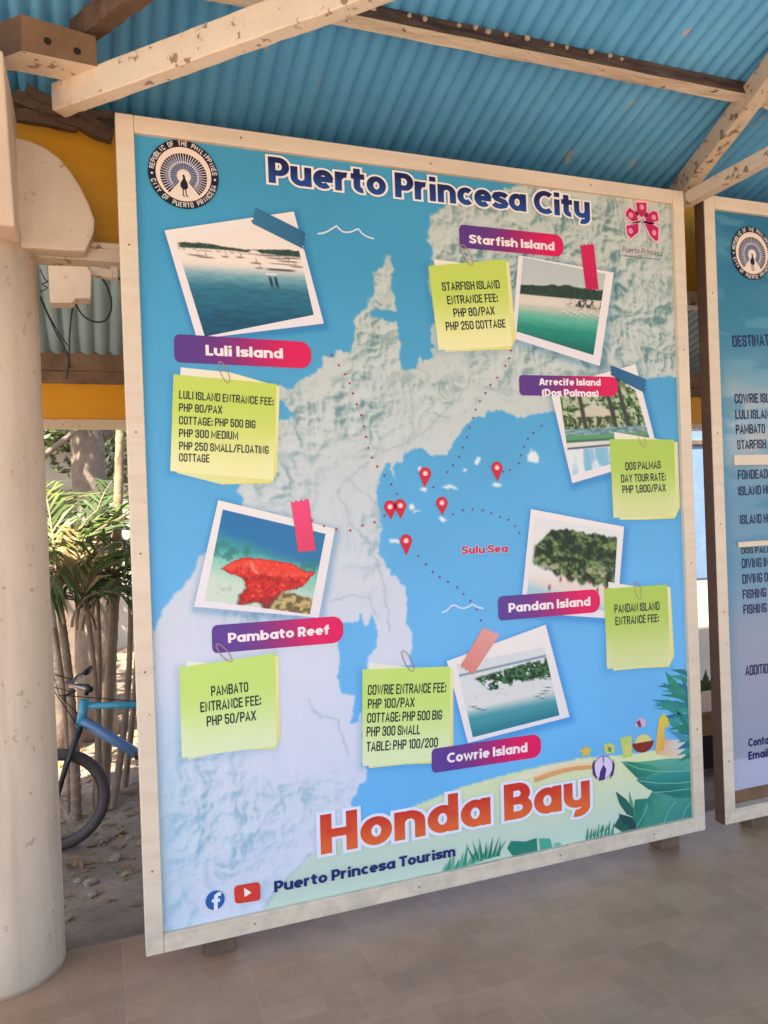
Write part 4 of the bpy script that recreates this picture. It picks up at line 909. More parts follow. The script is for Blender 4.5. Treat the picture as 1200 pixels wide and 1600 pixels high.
a.build('beach_drawing', banner, 'drawing of palm leaves, fruit, a ball and a drink on sand')

# ------------------------------------------------------------------ the second board, cut off by the edge of the picture
X2 = 2.376
sign2 = thing('price_sign', 'cream framed board of navy price lettering with a dark left edge, right of the map', 'sign', (X2+W_/2, 0.03, 0.0), 'framed information boards')
frame(sign2, X2, X2+W_)
m = MB(); m.box((X2-.0035, 0.004, H0), (X2-.0003, 0.056, H1-.012)); m.build('edge_board', M['side_wood'], sign2)
a = Art()
def sea2(S, T):
    c = mix((40,112,150), (60,130,160), sstep(0, .3, T)); c = mix(c, (170,180,186), sstep(.20, .36, T+.05*(fbm(S*4, T*8, 3)-.5))*sstep(.55, .40, T)); c = mix(c, (108,150,176), sstep(.42, .55, T)); c = mix(c, (150,156,176), sstep(.62, .75, T))
    n_ = sstep(.55, .68, fbm(S*5, T*26, 5)); c = mix(c, (64,130,160), n_*.6*sstep(.65, .5, T)); c = mix(c, (104,160,186), sstep(.62, .7, fbm(S*7, T*40, 8))*.5*sstep(.6, .3, T))
    c = mix(c, (176,180,206), sstep(.945, .95, T)); c = mix(c, (60,130,170), sstep(.05, .0, S)*.6*sstep(.9,.7,T)); return c
x0, x1, zt, zb = X2+.03, X2+W_-.03, H1-.03, H0+.13
nx, ny = 120, 260
S, T = np.meshgrid(np.linspace(0, 1, nx+1), np.linspace(0, 1, ny+1))
a.raw(np.stack(((x0+(x1-x0)*S).ravel(), (zt+(zb-zt)*T).ravel()), -1), 0, lin(np.clip(sea2(S, T), 0, 255)).reshape(-1, 3),
      [(j*(nx+1)+i, (j+1)*(nx+1)+i, (j+1)*(nx+1)+i+1, j*(nx+1)+i+1) for j in range(ny) for i in range(nx)])
banner2 = a.build('banner', sign2)
c2 = B(1174,396); seal(banner2, c2, .117)
LN = [('DESTINATION', 'DESTINAT', (1145,542.5), (1202,540), 18), ('COWRIE ISLAND', 'COWRIE ISL', (1148,630.5), (1202,629), 15), ('LULI ISLAND', 'LULI ISLAN', (1149,655), (1202,654), 14.5), ('PAMBATO', 'PAMBATO', (1150,678.5), (1195.5,677), 15), ('STARFISH', 'STARFISH', (1152,702.5), (1197,700.5), 14.5),
      ('FONDEADO', 'FONDEAD', (1153,749.5), (1199.5,747.5), 15), ('ISLAND HOPPING', 'ISLAND H', (1154,774.5), (1198.5,772), 14.5), ('ISLAND HOPPING', 'ISLAND H', (1156.5,819.5), (1199,817), 15), ('DIVING IN', 'DIVING', (1159,888), (1190,886), 15), ('DIVING OUT', 'DIVING', (1160,912.5), (1191,909.5), 15),
      ('FISHING', 'FISHING', (1160.5,936), (1197,932.5), 14.5), ('FISHING', 'FISHING', (1161.5,960), (1198,956.5), 15), ('ADDITION', 'ADDITIO', (1164.5,1056), (1200,1052), 16)]
for (t, ft, p0, p1, cap) in LN:
    a = Art(); narrow(a, t, p0, p1, cap, 2, (26,28,84), fit=ft); a.build('price_line', banner2)
for (t, ft, p0, p1) in (('Contact', 'Cont', (1169,1167), (1194.5,1163)), ('Email', 'Emai', (1169,1187.5), (1198,1182.5))):
    a = Art(); bold(a, t, p0, p1, 13, 2, (26,28,96), TH, fit=ft); a.build('contact_line', banner2)
m = MB(); p = B(1146,719); m.box((p[0], BY-.006, p[1]-.022), (x1-.03, BY-.001, p[1]+.022)); m.build('cover_strip', M['cream'], banner2)
a = Art(); narrow(a, 'DOS PALMAS', (1158,865.5), (1206,863), 9.5, 2, (30,30,20), fit='DOS PALM'); a.build('price_line', banner2)
m = MB(); p = B(1152,852); m.box((p[0], BY-.007, p[1]-.008), (x1-.03, BY-.002, p[1]+.014)); m.build('cover_strip', M['cream'], banner2)
# ------------------------------------------------------------------ ground, floor
def height(x, y):
    h = -0.07 - 0.28*sstep(0.3, 2.0, y) - 0.10*sstep(-5.0, -6.0, y)
    h = h + (fbm(x*1.7, y*1.7, 51)-.5)*0.10*sstep(.25, .8, np.abs(y-.3)+.15) + (fbm(x*9, y*9, 52)-.5)*0.045
    return h
def ground():
    xs = np.concatenate([np.linspace(-60, -6, 14), np.linspace(-5, 6, 150), np.linspace(7, 60, 14)])
    ys = np.concatenate([np.linspace(-60, -7, 12), np.linspace(-5.9, 0.15, 16), np.linspace(.22, 9, 150), np.linspace(10, 80, 14)])
    X, Y = np.meshgrid(xs, ys); Z = height(X, Y)
    inside = (X > -3.1) & (X < 7.2) & (Y < .27) & (Y > -5.0); Z[inside] = -0.2
    nx = len(xs); ny = len(ys)
    m = MB(); m.add(np.stack((X.ravel(), Y.ravel(), Z.ravel()), -1), [(j*nx+i, j*nx+i+1, (j+1)*nx+i+1, (j+1)*nx+i) for j in range(ny-1) for i in range(nx-1)])
    o = m.build('ground', M['soil'], smooth=True); o['kind'] = 'structure'
    m = MB(); m.box((-40, -40, -.5), (40, -4.81, -.06)); m.box((-40, -4.81, -.5), (-3.01, -.6, -.06)); o = m.build('bounce_yard', M['bounce_yard']); o['kind'] = 'structure'  # unseen sandy ground added to bounce warm sunlight under the roof
ground()
m = MB(); m.box((-3.0, -4.8, -0.4), (7.0, 0.285, 0.0)); o = m.build('floor', M['tile']); o['kind'] = 'structure'

# ------------------------------------------------------------------ column, ring beam and ornaments
colm = thing('column', 'round cream plaster column standing left of the map board', 'column', (-.445, .26, 0))
m = MB(); m.lathe((-.445, .26, 0.0), [(.198, 0), (.196, .02), (.194, .5), (.190, 1.2), (.187, 2.0), (.186, 2.415)], 64); m.build('shaft', M['column'], colm, smooth=True)
rb = thing('ring_beam', 'orange concrete beam running behind the tops of the boards', 'beam', (2.0, .32, 2.42))
m = MB(); m.box((-3.0, .30, 2.42), (7.0, .48, 2.86)); m.build('beam_face', M['orange'], rb)
m = MB(); m.box((-3.0, .225, 2.362), (2.56, .32, 2.422)); m.box((-3.0, .215, 2.404), (2.58, .2985, 2.4185+.006)); m.build('moulding', M['cream_worn'], rb, bevel=.004)
m = MB()
def xyz(px, py, ax, val): return Vector(hit(px, py, ax, val))
m.beam((-3, .385, 2.894), (7, .385, 2.894), .14, .065, segs=60, jit=.006); m.build('wall_plate', M['dark_wood'], rb)
# curved plate
t = thing('curved_bracket', 'curved cream plaster shell on the moulding beside the column', 'bracket', (-.2, .17, 2.42))
prof = [(20,213),(45,219),(70,230),(92,246),(110,267),(126,292),(139,318),(148,343),(147,362),(134,392),(100,391),(60,388),(-60,385),(-60,213)]
m = MB(); m.prism([xyz(a, b, 1, .148) for a, b in prof], (0, .08, 0)); m.build('shell', M['plaster'], t, bevel=.006)
t = thing('corbel', 'cream corbel leaning out from the head of the column', 'bracket', (-.4, .1, 2.42))
q = [xyz(25,376,0,-.30), xyz(37,378,0,-.30), xyz(13,180,0,-.30), xyz(-6,150,0,-.30), xyz(-20,190,0,-.30)]
q = [Vector((p.x, min(p.y, .22), p.z)) for p in q]
m = MB(); m.prism([(-.30,-.02,2.37), (-.30,.21,2.37), (-.30,.21,2.80), (-.30,-.20,2.80), (-.30,-.16,2.70)], (-.26, 0, 0)); m.build('bracket_block', M['plaster'], t, bevel=.006)
t = thing('plaster_block', 'cream block hanging under the moulding with a stepped lower edge', 'block', (-.16, .2, 2.2))
q = [(75,414),(137,416),(143,428),(142,466),(118,466),(114,473),(78,473)]
m = MB(); m.prism([xyz(a, b, 1, .152) for a, b in q], (0, .07, 0)); m.build('block_face', M['plaster'], t, bevel=.003)
t = thing('cable_tray', 'short white conduit under the moulding beside the cream block', 'conduit', (-.05, .2, 2.33))
m = MB(); a_ = xyz(140,424,1,.21); b_ = xyz(176,430,1,.21); m.beam(a_, b_, .03, .03); m.build('conduit', M['cream_worn'], t, bevel=.003)
m = MB(); m.beam(xyz(172,427,1,.215), xyz(184,428,1,.215), .036, .04); m.build('end_cap', M['cream'], t, bevel=.003)
# hanging cables
def cable(lab, pts, y=.24, r=.0032):
    P = [xyz(a, b, 1, y+k*.004) for k, (a, b) in enumerate(pts)]
    Q = []
    for i in range(len(P)-1):                       # Catmull-Rom
        p0, p1, p2, p3 = P[max(i-1,0)], P[i], P[i+1], P[min(i+2, len(P)-1)]
        for k in range(6):
            t = k/6; Q.append(.5*((2*p1)+(-p0+p2)*t+(2*p0-5*p1+4*p2-p3)*t*t+(-p0+3*p1-3*p2+p3)*t**3))
    Q.append(P[-1]); m = MB(); m.tube(Q, r, 6); o = m.build('cable', M['black'], smooth=True); tag(o, lab, 'cable', 'black cables hanging under the beam')
cable('black cable hanging in a wide loop under the cream block', [(116,466),(122,482),(133,496),(150,503),(165,500),(173,485),(173,465),(166,445),(157,432)])
cable('black cable dropping straight from the cream block to the timber', [(116,468),(112,490),(109,520),(108,555),(105,585),(102,592)])
cable('black cable sagging from the column towards the timber', [(63,465),(74,490),(88,520),(104,550),(110,575)], .25)
cable('thin black cable crossing just below the sagging cable', [(63,462),(76,492),(92,520),(106,540)], .27, .0022)
cable('short black cable at the edge of the map board', [(174,420),(180,428),(188,438)])
cable('tangled short black cable between the column and the cream block', [(62,420),(70,436),(75,440),(66,444),(74,450),(62,456)], .26, .002)

# ------------------------------------------------------------------ roof
ZE, SL = 3.05, 0.298
RY = -2.3
def rz(y, ze=ZE): return ze - SL*y if y >= RY else ze - SL*RY - SL*(RY-y)
def rhit(px, py, ze):
    d = _fw + RT*((px-600)/FPX) + UP*((800-py)/FPX); t = (ze - SL*CAM[1] - CAM[2])/(d[2] + SL*d[1]); return Vector(CAM + d*t)
roof = thing('corrugated_roof', 'blue painted corrugated metal roof over the boards', 'roof', (2, -2.3, 3.6))
PITCH_C = 0.0605
def sheet(x0, x1, y0, y1, ze, pitch, amp, name, mat, parent, sl=None, ph=0.0):
    n = int(round((x1-x0)/pitch*12)); xs = [x0+(x1-x0)*i/n for i in range(n+1)]; vs = []
    ys = [y0+(y1-y0)*i/4 for i in range(5)]
    zf = (lambda y: rz(y, ze)) if sl is None else (lambda y: ze - sl*y)
    for y in ys:
        for x in xs:
            u = 2*pi*(x/pitch)+ph; vs.append((x, y, zf(y)+amp*(1-2*abs(sin(u/2))**.75)))
    k = n+1; mm = MB(); mm.add(vs, [(j*k+i, j*k+i+1, (j+1)*k+i+1, (j+1)*k+i) for j in range(4) for i in range(n)])
    return mm.build(name, mat, parent, smooth=True)
wsh = PITCH_C*14
for i in range(12):
    x0 = -3.2+i*wsh
    for (a, b, dz) in ((.70, RY, 0), (RY-.001, -4.3, 0)):
        sheet(x0, x0+wsh+PITCH_C*.5, a, b, ZE+.015+(.0025 if i % 2 else 0), PITCH_C, .0135, 'roof_sheet', M['roof'] if i % 3 else M['roof_alt'], roof)
m = MB(); m.tube([(-3.3, RY, rz(RY)+.02), (7.0, RY, rz(RY)+.02)], .06, 12); m.build('ridge_cap', M['roof'], roof, smooth=True)
# purlins
def purlin(y, lab, wd=.055, ht=.07):
    t = thing('purlin', lab, 'beam', (2, y, rz(y)-.04), 'purlins carrying the roof'); z = rz(y)
    up = Vector((0, SL, 1)) if y > RY else Vector((0, -SL, 1))
    m = MB(); m.beam((-3.1, y, z-ht/2-.004), (6.9, y, z-ht/2-.004), wd, ht, up, segs=80, jit=.0015); m.build('timber', M['purlin'], t)
pt = NT('purlin_paint')
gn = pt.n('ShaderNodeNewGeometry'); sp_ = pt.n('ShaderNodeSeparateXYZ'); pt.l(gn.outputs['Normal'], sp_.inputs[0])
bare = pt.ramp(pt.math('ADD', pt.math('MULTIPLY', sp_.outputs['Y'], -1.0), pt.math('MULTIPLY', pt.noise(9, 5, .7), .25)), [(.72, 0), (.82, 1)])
rotn = pt.ramp(pt.noise(1.0, 6, .7, pt.map((5, 40, 40))), [(.38, 0), (.62, 1)])
spk = pt.ramp(pt.noise(30, 4, .6), [(.66, 0), (.70, 1)])
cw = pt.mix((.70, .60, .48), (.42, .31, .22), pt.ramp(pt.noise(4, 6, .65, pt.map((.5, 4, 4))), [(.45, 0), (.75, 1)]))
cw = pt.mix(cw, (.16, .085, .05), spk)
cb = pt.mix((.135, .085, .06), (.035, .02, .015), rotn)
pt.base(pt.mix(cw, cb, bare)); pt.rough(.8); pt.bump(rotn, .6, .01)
M['purlin'] = pt.m
p1 = rhit(700,77,ZE-.066); p2 = rhit(700,56,ZE-.066)
purlin((p1.y+p2.y)/2, 'long purlin over the map board, pale below and bare dark wood in front', max(.045, abs(p1.y-p2.y)), .062)
purlin(-1.15, 'purlin half way up the roof slope, out above the camera')
pur = [o for o in bpy.data.objects if o.name == 'purlin'][0]; random.seed(21)
for k in range(17):                                       # pale lumps in a row where the sheet meets the purlin
    px = 590+k*24+random.uniform(-10,10)
    if k in (1, 4, 9, 13): continue
    c = rhit(px, 36+(px-700)*.203+random.uniform(-2,2), ZE-.022); r = random.uniform(.007,.012) if k > 5 else random.uniform(.007,.013)
    bm = bmesh.new(); bmesh.ops.create_icosphere(bm, subdivisions=2, radius=r)
    for v in bm.verts: v.co *= random.uniform(.75, 1.2)
    me = bpy.data.meshes.new('pale_lump'); bm.to_mesh(me); bm.free(); me.materials.append(M['beige']); me.polygons.foreach_set('use_smooth', [True]*len(me.polygons))
    o = bpy.data.objects.new('pale_lump', me); COL.objects.link(o); o.parent = pur; o.location = c - world_loc(pur)

# right truss: rafter and tie beam meeting at the corner between the boards
def extend(a, b, k): return a + (b-a)*k
t = thing('rafter', 'pitted cream rafter rising from the gap between the boards', 'beam', (2.3, 0, 2.8))
a_ = rhit(1062,300,2.98); b_ = rhit(1200,118,2.98)
m = MB(); m.beam(extend(a_, b_, -.18), extend(a_, b_, 4.6), .068, .085, (0, SL, 1), segs=30, jit=.0016); m.build('timber', M['pitted'], t, bevel=.004)
t = thing('tie_beam', 'pitted cream tie beam below the rafter at the second board', 'beam', (2.3, 0, 2.74))
a_ = xyz(1078,309,0,2.31); b_ = xyz(1200,246,0,2.31); a_.z = b_.z = (a_.z+b_.z)/2
m = MB(); m.beam(extend(a_, b_, -.30), extend(a_, b_, 9), .055, .052, segs=30, jit=.0016); m.build('timber', M['pitted'], t, bevel=.004)
# left brace and its bolted block
t = thing('diagonal_brace', 'long cream diagonal timber across the upper left, patched near its lower end', 'beam', (0, 0, 2.8))
a_ = Vector((-.155, .03, 2.803)); b_ = Vector((.473, -.62, 2.808))
d_ = (b_-a_)
m = MB(); m.beam(a_+d_*.068, a_+d_*2.4, .05, .092, segs=40, jit=.0012); m.build('timber', M['cream_worn'], t, bevel=.004)
m = MB(); m.beam(a_-d_*.02, a_+d_*.0665, .052, .088, segs=3, jit=.0015); m.build('patched_end', M['cream'], t, bevel=.004)
t = thing('dark_brace', 'bare brown timber high under the roof behind the bolted block', 'beam', (0, -.3, 2.97))
a_ = xyz(138,34,1,-.06); b_ = xyz(222,-16,1,-.30); b_.z = a_.z = (a_.z+b_.z)/2
m = MB(); m.beam(extend(a_, b_, -.25), extend(a_, b_, 3), .05, .075, segs=30, jit=.003); m.build('timber', M['dark_wood'], t)
t = thing('timber_block', 'brown timber block with two bolt holes above the column', 'block', (-.15, -.1, 2.9))
m = MB()
fl = xyz(33,22,1,-.15); fr = xyz(149,57,1,-.115); br_ = xyz(152,104,1,-.115); bl_ = xyz(34,79,1,-.15)
dp = Vector((-.02, .115, 0))
F4 = [fl, fr, br_, bl_]; Bk = [p+dp for p in F4]; lv = Vector((-.13, .125, 0))
m.add([fl, bl_, bl_+lv, fl+lv], [(0,1,2,3)], 2); m.add([bl_, bl_+dp, bl_+lv], [(0,1,2)], 1); m.add([fl, fl+dp, fl+lv], [(0,1,2)], 0)
m.add(F4+Bk, [(0,1,2,3),(7,6,5,4),(0,4,5,1),(1,5,6,2)], 0); m.add([br_, br_+dp, bl_+dp, bl_], [(0,1,2,3)], 1)
m.build('block_body', [M['brown_wood'], M['cream_worn'], M['dark_wood']], t)
nrm = (fr-fl).cross(bl_-fl).normalized()
for (a, b) in ((72,64),(118,80)):
    u, v = (a-33)/116, None
    c = fl.lerp(fr, u).lerp(bl_.lerp(br_, u), ((b-22-u*35)/ (57 - u*10)))
    mm = MB(); nn = nrm if nrm.y < 0 else -nrm
    mm.tube([c-nn*.004, c+nn*.0012], .011, 12); mm.build('bolt_hole', M['hole'], t)
# twigs and rags stuffed between plate and brace
t = thing('timber_scraps', 'loose dark timber scraps lying on the beam above the shell', 'scrap wood', (-.15, .2, 2.85))
for (p, q, r_) in (((20,150),(175,214),.022),((40,140),(150,196),.018),((60,172),(185,182),.012),((25,180),(120,196),.02),((110,165),(172,205),.008)):
    m = MB(); m.beam(xyz(*p, 1, .16+r_), xyz(*q, 1, .19+r_), r_*1.4, r_*2, segs=6, jit=.004); m.build('scrap', M['dark_wood'], t)

# ------------------------------------------------------------------ lean-to behind: corrugated underside, eaves timbers, second orange beam
aw = thing('lean_to_roof', 'weathered grey blue corrugated lean-to roof behind the orange beam', 'roof', (2, 1.2, 2.6))
asl = .30
for i in range(11):
    x0 = -3.0+i*.912
    sheet(x0, x0+.93, .56, 2.02, 2.375+2.02*asl+.004*(i % 2), .076, .012, 'roof_sheet', M['awning'], aw, sl=asl)
for (a, b, lab) in ((549,579,'upper weathered eaves timber under the lean-to roof'),(579.3,598.5,'lower weathered eaves timber under the lean-to roof')):
    z1 = hit(120,a,1,1.96)[2]; z0 = hit(120,b,1,1.96)[2]
    m = MB(); yy = 1.975 if b < 590 else 1.995
    m = MB(); m.beam((-3, yy, (z0+z1)/2), (7, yy, (z0+z1)/2), .05, z1-z0, segs=90, jit=.004); o = m.build('eaves_timber', M['grey_wood']); tag(o, lab, 'beam', 'eaves timbers of the lean-to')
ob = thing('lean_to_beam', 'second orange beam with a pale lower edge under the lean-to eaves', 'beam', (2, 2.05, 2.0))
z1 = hit(120,598,1,1.98)[2]; z0 = hit(120,655,1,1.98)[2]; z00 = hit(120,667,1,1.98)[2]
m = MB(); m.box((-3, 1.985, z0), (7, 2.12, z1-.004)); m.build('beam_face', M['orange'], ob)
m = MB(); m.box((-3, 1.975, z00), (7, 2.125, z0-.0015)); m.build('lower_edge', M['cream_worn'], ob)

# ------------------------------------------------------------------ background beyond
def gz(x, y): return float(height(np.array([x]), np.array([y]))[0])
t = thing('garden_wall', 'low stained grey brown concrete wall behind the palms', 'wall', (-2, 5, -.35))
m = MB(); m.box((-5, 5.0, -.5), (-.02, 5.15, 1.12)); m.build('wall_face', M['concrete'], t); m = MB(); m.box((-5, 4.98, 1.1215), (-.0, 5.17, 1.17)); m.build('coping', M['concrete'], t, bevel=.01)
t = thing('white_house', 'sunlit white house wall far behind the palms', 'house', (-1, 8, -.35))
m = MB(); m.box((-6, 9.0, -.5), (3.2, 9.2, 2.7)); m.build('wall', M['white_wall'], t)
m = MB(); m.prism([(-6.3, 8.6, 2.69), (-6.3, 11.6, 4.0), (-6.3, 11.6, 4.06), (-6.3, 8.6, 2.76)], (9.8, 0, 0)); m.build('roof', M['grey_wood'], t)
for xx in (-3.2, -.9, 1.4):
    m = MB(); m.box((xx, 8.975, .9), (xx+.9, 8.999, 1.9)); w_ = m.build('window', M['grey_wood'], t); m = MB(); m.box((xx+.06, 8.965, .96), (xx+.84, 8.974, 1.84)); m.build('pane', M['pane_and_shade_dark'], w_)
t = thing('painted_wall', 'wall seen through the gap between the boards, pale blue above and cream below', 'wall', (5.3, 3, -.3))
m = MB(); m.box((3.9, 3.0, -.5), (6.9, 3.15, .74)); m.build('lower_wall', M['white_wall'], t)
m = MB(); m.box((3.9, 2.99, .7425), (6.9, 3.15, 2.9)); m.build('upper_wall', M['pale_blue'], t)
m = MB(); m.box((3.9, 2.97, 1.965), (6.9, 2.988, 2.0)); m.build('rail', M['dark_wood'], t)
t = thing('wooden_bench', 'orange brown wooden bench in the gap between the boards', 'bench', (3.8, 1.3, -.2))
m = MB(); m.box((3.15, 1.20, .115), (4.7, 1.62, .145)); m.build('bench_top', M['bench_wood'], t, bevel=.004)
m = MB(); m.box((3.18, 1.225, -.012), (4.67, 1.25, .1135)); m.build('apron', M['bench_wood'], t)
m = MB(); m.box((3.22, 1.32, -.26), (4.6, 1.34, -.02)); m.build('bench_shade', M['pane_and_shade_dark'], t)  # near-black sheet standing in for the shade beneath the bench
for xx in (3.2, 4.58):
    for yy in (1.252, 1.54):
        m = MB(); m.box((xx, yy, -.36), (xx+.06, yy+.06, .1135)); m.build('leg', M['brown_wood'], t)

def frond(m, base, az, elev, L, droop, n=17, lw=.026, ll=.36, mi=0, rm=1):
    p = Vector(base); pts = []; e = elev; st = L/14
    for i in range(15):
        pts.append(p.copy()); d = Vector((cos(az)*cos(e), sin(az)*cos(e), sin(e))); p = p + d*st; e -= droop/14
    m.tube(pts, [.008*(1-i/15)+.0015 for i in range(15)], 5, True, rm)
    side = Vector((-sin(az), cos(az), 0))
    for k in range(n):
        t = .18+.80*k/n; i = min(int(t*14), 13); f = t*14-i
        b = pts[i].lerp(pts[i+1], f); d = (pts[i+1]-pts[i]).normalized(); up = side.cross(d)
        l = ll*(sin(pi*min(1, t*.85+.12))**.6)*random.uniform(.85, 1.1)
        for s in (-1, 1):
            dr = (side*s*random.uniform(.4,.75) + d*random.uniform(.6,1.0) + up*random.uniform(-.35, .35)).normalized()
            w_ = d.cross(dr).cross(dr).normalized()*lw*random.uniform(.8, 1.1)
            mid = b+dr*l*.5+Vector((0,0,-.02*l)); tip = b+dr*l+Vector((0,0,-.30*l*random.uniform(.6,1.3)))
            m.add([b-w_*.25, b+w_*.25, mid+w_*.5, mid-w_*.5, tip], [(0,1,2,3),(3,2,4)], mi)
def palm(lab, stems, fronds, bark='palm_bark'):
    b0 = stems[0][0]; t = thing('palm', lab, 'palm', (b0[0], b0[1], gz(b0[0], b0[1])), 'palms growing behind the boards')
    for (b, top, r) in stems:
        b = Vector((b[0], b[1], gz(b[0], b[1])-.03)); top = Vector(top); n = int((top-b).length/.012); n = min(max(n, 20), 160)
        pts = [b.lerp(top, i/n)+Vector((.03*sin(i/n*3), .02*sin(i/n*4), 0)) for i in range(n+1)]
        rr = [r*(1.25-.45*i/n)*(1+(.13 if i % 6 == 0 else 0))+.02*r for i in range(n+1)]
        m = MB(); m.tube(pts, rr, 10); m.build('stem', M[bark], t, smooth=True)
    for (base, az, el, L, dr, mt) in fronds:
        m = MB(); frond(m, base, radians(az), radians(el), L, radians(dr)); m.build('frond', [M[mt], M['palm_bark']], t)
# stems are placed along the traces of the trunks: (ground x,y), top point, radius
V3 = lambda px, py, y: tuple(hit(px, py, 1, y))
def stem(px0, py0, px1, py1, y0, y1, r):
    a = hit(px0, py0, 1, y0); return ((a[0], y0), V3(px1, py1, y1), r)
random.seed(11)
palm('palm with a straight ringed trunk nearest the map board', [stem(156,1120,190,420,2.75,2.8,.030)],
     [(V3(190,420,2.8), az, el, 1.5, 110, 'leaf') for az, el in ((20,60),(95,50),(160,65),(230,55),(300,60),(340,40),(60,30))])
palm('clump of leaning dark palm stems beside the column', [stem(116,1190,86,905,2.45,2.6,.026), stem(104,1200,84,980,2.6,2.75,.016), stem(150,1180,132,930,2.5,2.55,.018), stem(141,1150,150,900,2.6,2.7,.014)],
     [(V3(88,915,2.6), 100, 84, .95, 75, 'leaf_bright'), (V3(84,930,2.7), 10, 84, .85, 80, 'leaf_bright'), (V3(88,915,2.6), 40, 74, 1.15, 90, 'leaf'), (V3(90,910,2.65), 150, 70, 1.0, 120, 'leaf_bright'), (V3(90,910,2.65), 350, 66, 1.15, 100, 'leaf'),
      (V3(132,935,2.55), 70, 80, 1.0, 60, 'leaf'), (V3(132,935,2.55), 15, 70, .95, 110, 'leaf'), (V3(132,935,2.55), 190, 70, .95, 110, 'leaf_bright'), (V3(132,935,2.55), 300, 75, .9, 120, 'leaf'),
      (V3(150,905,2.7), 5, 45, .8, 90, 'leaf'), (V3(150,905,2.7), 200, 60, .9, 120, 'leaf'), (V3(150,905,2.7), 90, 70, .9, 100, 'leaf'), (V3(120,985,2.5), 60, 84, .75, 150, 'leaf'), (V3(128,985,2.55), 10, 80, .7, 150, 'leaf'), (V3(112,980,2.5), 330, 80, .65, 160, 'leaf'), (V3(100,975,2.5), 120, 82, .7, 140, 'leaf'), (V3(145,960,2.7), 30, 80, .8, 140, 'leaf'), (V3(150,985,2.6), 180, 82, .7, 150, 'leaf'), (V3(140,950,2.9), 250, 78, .9, 150, 'leaf'), (V3(132,955,2.5), 100, 88, .55, 40, 'leaf_dry'), (V3(88,940,2.5), 60, 60, .6, 120, 'leaf_dry')], 'palm_dark')
palm('pair of slim palm stems close to the edge of the map board', [stem(172,1195,203,960,2.5,2.7,.020), stem(190,1150,214,930,2.9,3.0,.018)],
     [(V3(214,905,3.1), 180, 25, .9, 70, 'leaf'), (V3(214,870,3.1), 185, 10, .9, 50, 'leaf'), (V3(212,815,3.0), 190, 20, .8, 60, 'leaf'), (V3(203,960,2.7), 100, 75, .8, 100, 'leaf'), (V3(214,770,3.1), 175, 5, .85, 40, 'leaf')], 'palm_dark')
def crown(m, c, R, n, size, squash=.75):
    c = Vector(c); lobes = [(c+Vector((random.gauss(0,.45)*R, random.gauss(0,.45)*R, random.gauss(0,.35)*R*squash)), R*random.uniform(.30,.55)) for _ in range(14)]
    for i in range(n):
        lc, lr = random.choice(lobes); d = Vector((random.gauss(0,1), random.gauss(0,1), random.gauss(0,1))).normalized()
        p = lc + d*lr*random.uniform(.55,1)**.5; u = Vector((random.gauss(0,1), random.gauss(0,1), random.gauss(0,.6))).normalized()
        v = u.cross(Vector((random.gauss(0,1), random.gauss(0,1), random.gauss(0,1)))).normalized(); s = size*random.uniform(.6,1.3)
        m.add([p, p+u*s*.5+v*s*.22, p+u*s, p+u*s*.5-v*s*.22], [(0,1,2,3)])
def tree(lab, x, y, h, r, R, n, cz, size=.16, lean=(0,0)):
    g = gz(x, y); t = thing('tree', lab, 'tree', (x, y, g), 'trees beyond the palms')
    m = MB(); pts = [Vector((x+lean[0]*s+.04*sin(s*5), y+lean[1]*s, g-.05+h*s)) for s in [i/14 for i in range(15)]]
    m.tube(pts, [r*(1.25-.6*i/14)+(.12*r if i < 1 else 0) for i in range(15)], 14)
    for k in range(6):
        a = 2*pi*k/6+random.random(); s = .55+.07*k; b = pts[int(s*14)]
        m.tube([b, b+Vector((cos(a)*R*.3, sin(a)*R*.3, R*.25)), b+Vector((cos(a)*R*.6, sin(a)*R*.6, R*.35))], [r*.45, r*.3, r*.12], 8)
    m.build('trunk', M['bark'], t, smooth=True)
    m = MB(); crown(m, (x+lean[0], y+lean[1], g+cz), R, n, size); m.build('crown', M['leaf_tree'], t)
tree('tree with a thick grey trunk behind the palms', hit(132,700,1,4.4)[0], 4.4, 5.0, .145, 2.0, 5200, 5.2)
tree('tree with a slim leaning brown trunk near the column', hit(80,720,1,4.0)[0], 4.0, 4.5, .07, 1.5, 3000, 4.6, lean=(-.5,.2))
tree('leafy low tree in front of the white house', 2.1, 6.8, 2.6, .06, 1.1, 4200, 2.1, .13)
tree('leafy low tree at the corner of the concrete wall', -2.5, 6.6, 2.8, .07, 1.3, 4200, 2.6, .14)
tree('small tree with yellow green leaves in front of the white house', .95, 7.4, 2.5, .04, .75, 2600, 2.75, .12, lean=(-.25,0))
tree('small tree with yellow green leaves near the slim brown trunk', -1.1, 7.8, 2.6, .04, .7, 2200, 2.9, .12)
t = thing('potted_plant', 'dark green plant in a grey pot behind the bench', 'plant', (3.98, 1.85, gz(3.98,1.85)))
m = MB(); m.lathe((3.98, 1.85, gz(3.98,1.85)-.02), [(.10,0),(.13,.25),(.14,.27),(.12,.27)], 24); m.build('pot', M['stone'], t, smooth=True)
m = MB(); random.seed(5)
for k in range(60):
    a = random.uniform(0, 2*pi); e = random.uniform(.3, 1.3); L = random.uniform(.15,.36); b = Vector((3.98, 1.85, gz(3.98,1.85)+.26)); d = Vector((cos(a)*cos(e), sin(a)*cos(e), sin(e))); s = d.cross(Vector((0,0,1))).normalized()*.03
    m.add([b+d*L*.3, b+d*L*.7+s, b+d*L*1.1, b+d*L*.7-s], [(0,1,2,3)])
m.build('foliage', M['leaf'], t)

